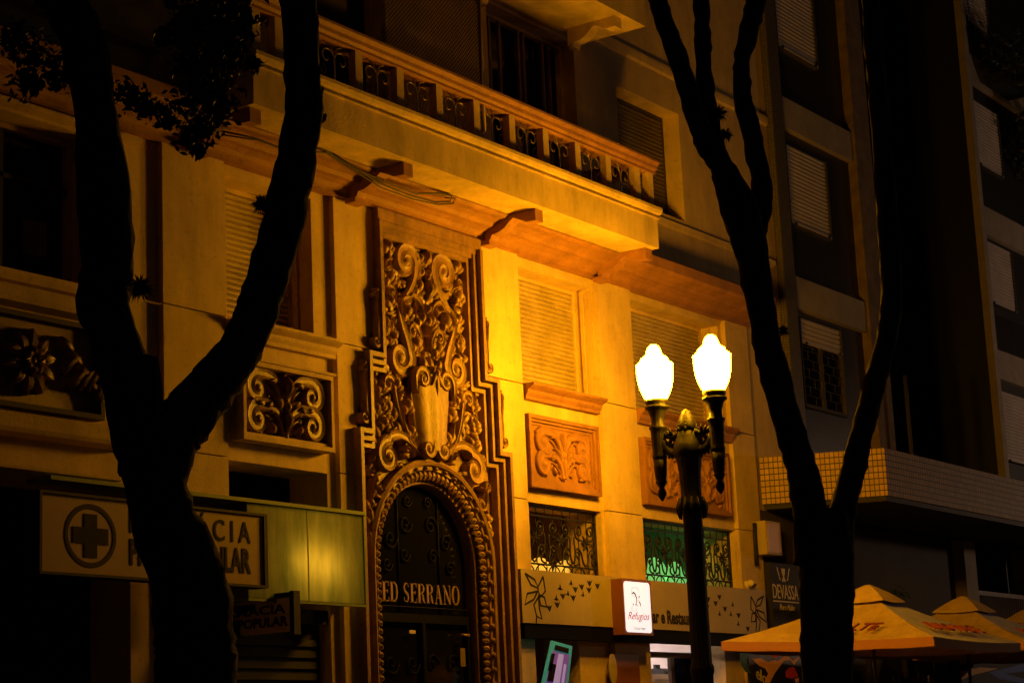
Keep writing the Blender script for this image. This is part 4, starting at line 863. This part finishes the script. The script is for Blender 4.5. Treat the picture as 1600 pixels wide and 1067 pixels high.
def roller(x0, x1, z0, z1, open_=0, grid=False):
    m = MB(); m.box(x0-.05,x0,.03,.119,z0,z1); m.box(x1,x1+.05,.03,.119,z0,z1); m.box(x0-.05,x1+.05,.03,.119,z0-.05,z0)
    wd = m.build('window', 'brown_wall', A)
    zs = z0+(z1-z0)*open_
    shutter(x0, x1, zs, z1, .07, 'shutter_white', wd, .07, .018)
    m = MB(); m.box(x0,x1,.02,.07,zs-.03,zs); m.build('bottom_bar', 'shutter_white', wd)
    for x in (x0+.12, x1-.12): 
        m = MB(); m.box(x-.03,x+.03,-.0,.02,zs-.05,zs-.01); m.build('stop', 'dark_paint', wd)
    if grid:
        m = MB(); m.box(x0,x1,.104,.112,z0,zs); m.build('pane', 'glass_dark', wd)
        m = MB(); n = 7
        for i in range(n): 
            z = z0+(zs-z0)*i/n; m.box(x0,x1,.037,.045,z,z+.008)
            for k in range(4):
                x = x0+(x1-x0)*(k+(.5 if i % 2 else .0))/4; m.box(x,x+.008,.036,.044,z+.02,z+(zs-z0)/n)
        m.box((x0+x1)/2-.04,(x0+x1)/2+.04,.06,.10,z0,zs); m.build('security_bars', 'brown_wall', wd)
roller(29.32, 30.84, 10.13, 11.5); roller(29.32, 30.84, 13.25, 14.7); roller(29.37, 30.9, 7.03, 8.5, .72, True)
roller(38.35, 39.8, 10.25, 11.55); roller(38.4, 39.9, 7.0, 8.4); roller(38.35, 39.8, 13.2, 14.6); roller(38.35, 39.8, 16.4, 17.9)
roller(41, 42.6, 10.25, 11.55); roller(41, 42.6, 7.0, 8.4)
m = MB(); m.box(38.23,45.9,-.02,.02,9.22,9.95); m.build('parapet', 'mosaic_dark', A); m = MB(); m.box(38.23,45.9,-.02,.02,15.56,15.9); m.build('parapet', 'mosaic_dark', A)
# tiled canopy
can = MB(); poly = [(27.44,-.002), (28.12,-1.8), (60,-1.8), (60,-.052), (28.70,-.052), (28.70,-.002)]
can.prism(poly, lambda p: (p[0], p[1], 5.22), lambda p: (p[0], p[1], 5.95)); can.build('canopy', 'tile', A, 'tiled canopy with splayed end')
m = MB(); m.prism([(27.5,-.004),(28.14,-1.76),(60,-1.76),(60,-.06),(28.69,-.06),(28.69,-.004)], lambda p: (p[0], p[1], 5.14), lambda p: (p[0], p[1], 5.2195)); m.build('canopy_soffit', 'dark_paint', A)
m = MB(); m.box(27.36,28.71,.01,.6,0,5.13); m.box(30.3, 35.0, .02, .119, 0, 5.13); m.build('ground_wall', 'brown_wall', A)
m = MB(); m.box(35.05,35.6,-.2,.119,0,5.13); m.build('column', 'concrete', A); m = MB(); m.box(38.3,38.8,-.2,.119,0,5.13); m.build('column', 'concrete', A)
m = MB(); m.box(35.6,38.3,-.1,-.06,4.16,4.24)
for i in range(22): m.box(35.65+i*.12,35.67+i*.12,-.095,-.065,3.3,4.16)
m.build('railing', 'wood', A)
m = MB(); m.tube([(32.75,-.3,5.97),(32.75,-.3,7.9)], .04, 8); m.build('pipe', 'brown_wall', A)
# ---------------- beer sign
t = thing('beer_sign', 'black board with cream DEVASSA lettering and a small emblem beneath the canopy', 'sign', (28, -.1, 3.2))
SY = -.10
m = MB(); a = at(1192,876,SY); m.box(27.37, 29.6, SY, -.003, 3.0, 4.32); m.build('board', 'dark_paint', t)
a = at(1208,935,SY); b = at(1262,940,SY)
zt = lambda: None
a = at(1208, 934, SY); w_ = .86
textmap('lettering', 'DEVASSA', 'cream_text', t, (a.x, SY-.001, a.z), (w_, 0, 0.0), (0, 0, .22), (0,-1,0), off=.0)
m = MB(); m.box(a.x, a.x+w_, SY-.006, SY-.001, a.z-.05, a.z-.03)
cx, cz = a.x+.40, a.z+.37
m.xz([(cx-.06,cz-.10),(cx+.06,cz-.10),(cx+.015,cz-.02),(cx+.05,cz+.03),(cx+.06,cz+.10),(cx-.06,cz+.10),(cx-.05,cz+.03),(cx-.015,cz-.02)], SY-.006, SY-.001)
for s in (-1, 1):
    for k in range(3): m.xz([(cx+s*(.11+.03*k),cz-.08+.06*k),(cx+s*(.13+.03*k),cz-.08+.06*k),(cx+s*(.16+.03*k),cz-.03+.07*k),(cx+s*(.14+.03*k),cz-.03+.07*k)], SY-.006, SY-.001)
m.build('emblem', 'cream_text', t)
textmap('lettering', 'Puro Malte', 'cream_text', t, (a.x+.2, SY-.001, a.z-.17), (.5, 0, 0.0), (0, 0, .09), (0,-1,0), shear=.3, off=-.01)
t = thing('hanging_curtain', 'pale wavy folds of a gathered awning hanging above the black beer board', 'awning', (28.3, -.4, 4.4))
m = MB(); vs = []; n = 60
for i in range(n+1):
    x = 28.0+1.3*i/n; yv = -.42+.05*math.sin(i*1.1)
    for z in (4.95, 4.75, 4.55, 4.42+.04*math.sin(i*.55)): vs.append((x+.02*math.sin(z*9), yv, z))
m.add(vs, [(i*4+j, i*4+j+1, i*4+j+5, i*4+j+4) for i in range(n) for j in range(3)], True); m.build('cloth', 'sign_cream', t)
m = MB(); m.tube([(27.95,-.42,4.97),(29.35,-.42,4.97)], .02, 6); m.build('rod', 'dark_paint', t)
# ---------------- umbrellas
def umbrella(x0, ya, s, za, zb, zap, label, txt=None):
    yb = ya-s; cx, cy = x0+s/2, ya-s/2; lift = (za+zb)/2
    t = thing('patio_umbrella', label, 'umbrella', (cx, cy, 0), 'square beer garden umbrellas')
    cor = [Vector((x0,ya,za)), Vector((x0,yb,zb)), Vector((x0+s,yb,zb-.02)), Vector((x0+s,ya,za-.02))]
    top = Vector((cx, cy, zap-.12)); nm = ('side', 'front', 'far_side', 'back')
    ms = [MB(), MB()]; mv = MB(); N = 8
    for k in range(4):
        a, b = cor[k], cor[(k+1) % 4]; vs = []
        for i in range(N+1):
            for j in range(N+1):
                e = a.lerp(b, j/N); p = e.lerp(top, i/N); sag = math.sin(PI*i/N)*.05+math.sin(PI*j/N)*math.sin(PI*(1-i/N)/2)*.03
                vs.append(p-Vector((0,0,sag)))
        ms[k % 2].add(vs, [(i*(N+1)+j, i*(N+1)+j+1, (i+1)*(N+1)+j+1, (i+1)*(N+1)+j) for i in range(N) for j in range(N)], True)
        # valance
        vv = []
        for j in range(N+1):
            e = a.lerp(b, j/N)-Vector((0,0,math.sin(PI*j/N)*.03)); vv += [e+Vector((0,0,.001)), e-Vector((0,0,.12+.01*(j % 2)))]
        mv.add(vv, [(j*2, j*2+1, j*2+3, j*2+2) for j in range(N)])
    can_ = ms[0].build('canopy', 'umb_yellow', t); ms[1].build('street_panels', 'umb_cool_tint', can_, 'cloth panels tinted violet in place of whiter light'); mv.build('valance', 'umb_band', can_)
    m = MB(); h = .38; c2 = [Vector((cx-h,cy+h,zap-.255)), Vector((cx-h,cy-h,zap-.275)), Vector((cx+h,cy-h,zap-.275)), Vector((cx+h,cy+h,zap-.255))]; ap = Vector((cx, cy, zap))
    for k in range(4):
        a, b = c2[k], c2[(k+1) % 4]; vs = []
        for i in range(5):
            for j in range(7):
                e = a.lerp(b, j/6); p = e.lerp(ap, (i/4)*.93); vs.append(p-Vector((0,0,-math.sin(PI*i/4)*.02+ (0 if i else .02*math.sin(PI*j/6)))))
        m.add(vs, [(i*7+j, i*7+j+1, (i+1)*7+j+1, (i+1)*7+j) for i in range(4) for j in range(6)], True)
    m.build('cap', 'umb_yellow', t)
    m = MB(); m.tube([(cx,cy,.01),(cx,cy,zap-.06)], .028, 8); m.build('pole', 'wood', t)
    m = MB()
    for c3 in cor: m.tube([(cx,cy,zap-.24), c3-Vector((0,0,.02))], .014, 5)
    m.build('ribs', 'wood', t)
    m = MB(); m.box(cx-.35,cx+.35,cy-.35,cy+.35,.002,.09); m.lathe(cx,cy,[(.06,.09),(.05,.45)],10); m.build('stand', 'dark_paint', t)
    # lettering on the street-left panel
    a, b = cor[0], cor[1]; e = (b-a); upv = top-(a+b)/2
    if txt:
        O = a+e*.47+upv*.13; nrm = e.cross(upv).normalized(); nrm = -nrm if nrm.x > 0 else nrm
        O += nrm*.075*0; textmap('lettering', txt, 'umb_red', can_, O+nrm*.015, e*.255, upv*.14, nrm, .02, shear=.3, off=.0)
    a, b = cor[1], cor[2]; e = b-a; upv = top-(a+b)/2; nrm = e.cross(upv).normalized(); nrm = -nrm if nrm.y > 0 else nrm
    textmap('lettering', 'PURO MALTE', 'umb_red', can_, a+e*.2+upv*.15+nrm*.01, e*.6, upv*.14, nrm, .02, shear=.3, off=-.01)
umbrella(24.4, -.78, 3.1, 3.005, 2.86, 3.74, 'nearest square yellow umbrella lettered MALTE behind the forked tree trunk', 'MALTE')
umbrella(27.95, -.75, 3.1, 3.0, 2.88, 3.72, 'middle square umbrella, between the nearest one and the one cut off by the photo edge')
umbrella(31.3, -.6, 3.1, 2.98, 2.88, 3.68, 'farthest square umbrella, cut off by the right edge of the photo')
# ---------------- mural
t = thing('mural_panel', 'painted mural of orange, red and blue shapes on black under the nearest umbrella', 'mural', (27.3, -.2, 0))
MY = -.22
m = MB(); m.box(26.25, 29.8, MY, MY+.04, 0.01, 3.05); m.build('panel', 'lit_black', t)
Zm = lambda u, v: at(1140+u/3.72, 780+v/3.716, MY)
def blob(pts, mt, nm='painted_shape', d=.003):
    m = MB(); P = [Zm(*p) for p in pts]; m.xz([(p.x, p.z) for p in P], MY-d-.002, MY-.0005); m.build(nm, mt, t)
blob([(62,880),(110,872),(160,886),(110,905),(95,940),(105,985),(130,1010),(90,1000),(62,950)], 'blue')
blob([(215,880),(270,862),(298,870),(292,905),(262,922),(240,905)], 'red'); blob([(330,868),(405,872),(405,888),(360,885)], 'blue')
blob([(130,925),(180,920),(222,945),(262,930),(278,940),(330,898),(365,935),(400,912),(402,922),(372,960),(350,930),(315,935),(262,1005),(225,1075),(205,1050),(225,1010),(205,978),(170,965)], 'orange', d=.004)
blob([(325,1000),(345,975),(372,970),(398,1025),(360,1040),(330,1030)], 'red'); blob([(380,1040),(402,1035),(402,1062),(385,1060)], 'orange')
a = Zm(150, 1020); b = Zm(208, 1035); textmap('lettering', 'elo', 'cream_text', t, (a.x, MY-.006, a.z-.04), (b.x-a.x, 0, -.10), (.03, 0, .17), (0,-1,0), off=.01)
# terrace screen at the right
t = thing('terrace_screen', 'dark glass terrace screen with blue and yellow painted strokes at the bottom right', 'screen', (36, -.5, 0))
m = MB(); m.box(32.5,41,-.5,-.46,.01,3.0); m.build('panel', 'dark_paint', t)
m = MB()
for p, mt in (([(1470,1062),(1490,1050),(1530,1042),(1560,1044),(1520,1054),(1500,1062)], 'orange'), ([(1545,1050),(1600,1036),(1600,1048),(1570,1052),(1600,1060),(1600,1067),(1560,1060)], 'blue'), ([(1575,1030),(1590,1026),(1590,1030)], 'red')):
    m = MB(); P = [at(*q, -.5) for q in p]; m.xz([(q.x, q.z) for q in P], -.505, -.5005); m.build('painted_stroke', mt, t)
# bottles on a rack under the first umbrella
t = thing('bottle_rack', 'rack of dimly glinting bottles under the umbrella beside the tree trunk', 'rack', (30.5, -.6, 0))
m = MB(); m.box(29.9,33.0,-.75,-.45,2.28,2.31); m.box(29.9,29.95,-.75,-.45,.01,3.0); m.box(32.95,33.0,-.75,-.45,.01,3.0); m.box(29.9,33.0,-.45,-.43,.01,3.0); m.build('shelf', 'dark_paint', t)
rr = random.Random(3)
for i in range(14):
    x = 30.05+i*.21; m = MB(); h = rr.uniform(.28,.36); m.lathe(x, -.6, [(.04,2.312),(.042,2.312+h*.6),(.015,2.312+h*.78),(.016,2.312+h)], 10); m.build('bottle', 'shutter_white' if i in (2, 3, 9) else 'bottle', t)
# potted palm under the canopy
def palm(x, y, z, H, n, lab, seed):
    t = thing('potted_palm', lab, 'plant', (x, y, 0), 'potted palms under the tiled canopy'); r = random.Random(seed)
    m = MB(); m.lathe(x, y, [(.18,.002),(.25,.5),(.27,.52),(.2,.5)], 16); m.build('pot', 'terracotta', t)
    m = MB(); m.tube([(x,y,.45),(x+.05,y,z*.6),(x,y,z)], [.07,.06,.05], 8); m.build('stem', 'bark', t)
    m = MB()
    for i in range(n):
        q = 2*PI*i/n+r.uniform(-.2,.2); L = H*r.uniform(.7,1.1); pts = [(x+math.cos(q)*L*.55*k/8, y+math.sin(q)*L*.55*k/8, z+L*(.95*k/8-.55*(k/8)**2*r.uniform(.9,1.2))) for k in range(9)]
        m.tube(pts, .009, 4)
        for k in range(2, 9):
            p = Vector(pts[k]); d = Vector((math.cos(q), math.sin(q), 0)); sd_ = Vector((-math.sin(q), math.cos(q), 0))
            for s in (-1, 1):
                tip = p+sd_*s*.20+d*.12-Vector((0,0,.12)); wv = d*.018; m.add([p-wv, p+wv, tip], [(0,1,2)])
    m.build('fronds', 'palm', t)
palm(29.7, -.55, 3.4, 1.3, 16, 'leafy potted palm rising between the forked trunk and the umbrella cap', 1); palm(31.2, -.5, 3.25, 1.0, 13, 'lower potted palm behind the second umbrella', 2)
# ================================================================== TREES
def limb(m, pts, Y, seg=14, seed=0, ext=None):
    """pts: (x, y, width px) outline of the limb at depth Y"""
    r = random.Random(seed); P = []; R = []
    for i, q in enumerate(pts):
        x, y, wd = q[:3]; yy = Y+(q[3] if len(q) > 3 else 0); p = at(x, y, yy); P.append(p); R.append(wd/2/ppm(p))
    if ext: 
        for p, rr_ in ext: P.append(Vector(p)); R.append(rr_)
    # resample smoothly
    Q = []; W = []
    for i in range(len(P)-1):
        p0, p1, p2, p3 = P[max(i-1,0)], P[i], P[i+1], P[min(i+2, len(P)-1)]; n = 5
        for k in range(n):
            t = k/n; Q.append(.5*((2*p1)+(p2-p0)*t+(2*p0-5*p1+4*p2-p3)*t*t+(3*p1-p0-3*p2+p3)*t**3)); W.append(R[i]+(R[i+1]-R[i])*t)
    Q.append(P[-1]); W.append(R[-1])
    W = [a*(1+r.uniform(-.04,.04)) for a in W]
    o = len(m.v); m.tube(Q, W, seg)
    for i in range(o, len(m.v)): m.v[i] = tuple(c+r.uniform(-.012,.012) for c in m.v[i])
def crown(m, cx, cy, cz, R, n, rnd, size=.11):
    for _ in range(n):
        while True:
            d = Vector((rnd.uniform(-1,1), rnd.uniform(-1,1), rnd.uniform(-.8,.8)))
            if .25 < d.length < 1: break
        c = Vector((cx,cy,cz))+Vector((d.x*R, d.y*R, d.z*R*.7))
        for k in range(5):
            p = c+Vector([rnd.gauss(0,.16) for _ in range(3)]); a = Vector([rnd.gauss(0,1) for _ in range(3)]).normalized(); b = a.cross(Vector([rnd.gauss(0,1) for _ in range(3)])).normalized(); s = size*rnd.uniform(.6,1.3)
            m.add([p-a*s, p-b*s*.45, p+a*s, p+b*s*.45], [(0,1,2,3)])
TY = -6.7
t1 = thing('street_tree', 'big black silhouetted tree in front of the pharmacy with two limbs parting at mid height', 'tree', tuple(at(310,1067,TY)*1)[:2]+(0,), 'street trees along the kerb')
b_ = at(305,1067,TY)
m = MB(); limb(m, [(205,560,82),(213,640,86),(232,700,92),(250,795,100),(292,905,122),(305,1000,128),(306,1067,130)], TY, 18, 1, ext=[((b_.x+.05,b_.y,1.0),.23),((b_.x+.05,b_.y,.3),.27),((b_.x+.05,b_.y,-.05),.38)])
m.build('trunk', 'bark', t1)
m = MB(); p0 = at(90,-40,TY)
limb(m, [(232,730,90),(212,660,84),(190,560,78),(162,480,76),(168,420,86),(163,300,84),(147,160,66),(127,60,70),(101,0,71),(80,-60,66)], TY, 16, 2, ext=[((p0.x-.5,p0.y-.3,7.3),.09),((p0.x-.8,p0.y-.4,8.6),.05)])
m.build('limb', 'bark', t1)
m = MB(); p0 = at(467,-40,TY)
limb(m, [(240,760,92),(262,690,96),(290,655,88),(330,605,78),(366,560,70),(392,510,66),(412,455,64),(436,370,64),(455,290,62),(474,187,60),(472,101,52),(467,0,57),(463,-50,55)], TY, 16, 3, ext=[((p0.x+.1,p0.y-.3,7.5),.08),((p0.x-.2,p0.y-.6,8.8),.04)])
m.build('limb', 'bark', t1)
m = MB()
for x, y, w1 in ((497,142,14),(502,185,12)):
    m.tube([at(x-14,y+6,TY), at(x+2,y,TY), at(x+7,y-5,TY)], [w1/ppm(at(x,y,TY))*.9, w1/ppm(at(x,y,TY))*.6, .01], 8)
m.build('knot', 'bark', t1)
rnd = random.Random(7); m = MB()
crown(m, 5.4, -6.9, 9.2, 2.2, 1300, rnd)
# hanging sprays of leaves crossing the upper left of the view
poly = [(268,8,4),(300,20,30),(330,30,45),(360,20,30),(320,70,40),(345,90,36),(360,60,30),(300,100,22),(330,130,36),(300,165,30),(345,165,24),(320,195,28),(300,215,20),(285,60,16),(255,60,10),(375,35,20),(310,235,8),(60,90,26),(20,60,20),(40,130,20),(90,120,16),(200,150,20),(230,170,16),(260,185,14),(395,100,10)]
for x, y, s in poly:
    c = at(x, y, TY+.3)
    for k in range(int(60+s*5)):
        p = c+Vector([rnd.gauss(0, s/330*.7) for _ in range(3)]); a = Vector([rnd.gauss(0,1) for _ in range(3)]).normalized(); b = a.cross(Vector([rnd.gauss(0,1) for _ in range(3)])).normalized(); sz = .028*rnd.uniform(.6,1.3)
        m.add([p-a*sz, p-b*sz*.45, p+a*sz, p+b*sz*.45], [(0,1,2,3)])
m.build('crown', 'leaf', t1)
TY2 = -6.6
b_ = at(1292,1067,TY2)
t2 = thing('street_tree', 'slender black silhouetted tree between the street lamp and the umbrellas, forking low into two limbs', 'tree', (b_.x, b_.y, 0), 'street trees along the kerb')
m = MB(); limb(m, [(1290,800,70),(1291,860,84),(1292,927,87),(1292,1000,82),(1293,1067,80)], TY2, 18, 4, ext=[((b_.x,b_.y,1.2),.24),((b_.x,b_.y,.3),.28),((b_.x,b_.y,-.05),.40)])
m.build('trunk', 'bark', t2)
m = MB(); limb(m, [(1272,880,60),(1268,815,56),(1254,740,48),(1236,680,46),(1212,590,48),(1196,520,44),(1182,440,46),(1170,375,54),(1152,320,58),(1128,262,40),(1104,225,34),(1086,180,32),(1062,100,30),(1036,30,30),(1022,-20,28)], TY2, 16, 5, ext=[(tuple(at(1000,-90,TY2-.3)),.07),(tuple(at(960,-220,TY2-.6)),.035)])
m.build('limb', 'bark', t2)
m = MB(); limb(m, [(1128,270,34),(1118,225,30),(1105,165,27),(1099,100,26),(1097,40,25),(1093,-20,24)], TY2, 12, 6, ext=[(tuple(at(1085,-120,TY2)),.06),(tuple(at(1100,-240,TY2-.3)),.03)])
m.build('limb', 'bark', t2)
m = MB(); limb(m, [(1178,372,34),(1190,325,32),(1188,275,32),(1173,205,31),(1160,150,28),(1160,95,27),(1172,40,30),(1182,0,32),(1190,-30,30)], TY2, 12, 7, ext=[(tuple(at(1215,-120,TY2)),.07),(tuple(at(1260,-240,TY2-.3)),.03)])
m.build('limb', 'bark', t2)
m = MB(); limb(m, [(1308,880,50),(1313,815,46),(1328,755,40),(1341,700,36),(1356,640,34),(1372,580,34),(1388,515,32),(1392,440,32),(1386,330,32),(1376,200,30),(1367,100,29),(1360,0,28),(1358,-30,28)], TY2, 14, 8, ext=[(tuple(at(1350,-130,TY2)),.07),(tuple(at(1380,-240,TY2-.3)),.03)])
m.build('limb', 'bark', t2)
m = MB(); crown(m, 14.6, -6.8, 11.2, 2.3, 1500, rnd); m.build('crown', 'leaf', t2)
# air plants clinging to the limbs
def tuft(x, y, Y, r_, lab, seed):
    rr = random.Random(seed); c = at(x, y, Y); m = MB(); R = r_/ppm(c)
    for i in range(130):
        d = Vector([rr.gauss(0,1) for _ in range(3)]).normalized(); L = R*rr.uniform(.5,1.15); s = d.cross(Vector((.3,.5,.8))).normalized()*.006
        e = c+d*L+Vector((0,0,-L*.15)); m.add([c-s, c+s, c+d*L*.6+s*.7, e, c+d*L*.6-s*.7], [(0,1,2,3,4)])
    tag(m.build('air_plant', 'leaf_tuft', None, loc=c), lab, 'plant', 'air plants clinging to the tree limbs')
tuft(408,318,TY,19,'spiky tuft of air plant on the curved right limb of the big left tree',1)
tuft(1122,178,TY2,17,'upper spiky air plant where the slender tree limbs part, below the balcony corner',2)
tuft(1134,210,TY2,14,'smaller air plant just under the upper one on the slender tree',3)
tuft(1224,516,TY2,11,'lone tiny air plant halfway up the slender tree beside the shutters',4)
tuft(218,450,TY,26,'dark tuft on the straight left limb of the big tree at mid height',5)
# balcony greenery on the far right
t = thing('balcony_plant', 'dark bushy plant spilling over a balcony at the top right', 'plant', (39.5, -.3, 14.9))
m = MB(); crown(m, 39.4, -.35, 15.6, .75, 130, rnd, .09); crown(m, 41.2, -.35, 14.0, 1.1, 220, rnd, .1); m.build('foliage', 'leaf', t)
m = MB(); m.box(38.9,40.2,-.5,-.1,14.95,15.2); m.build('planter', 'dark', t)
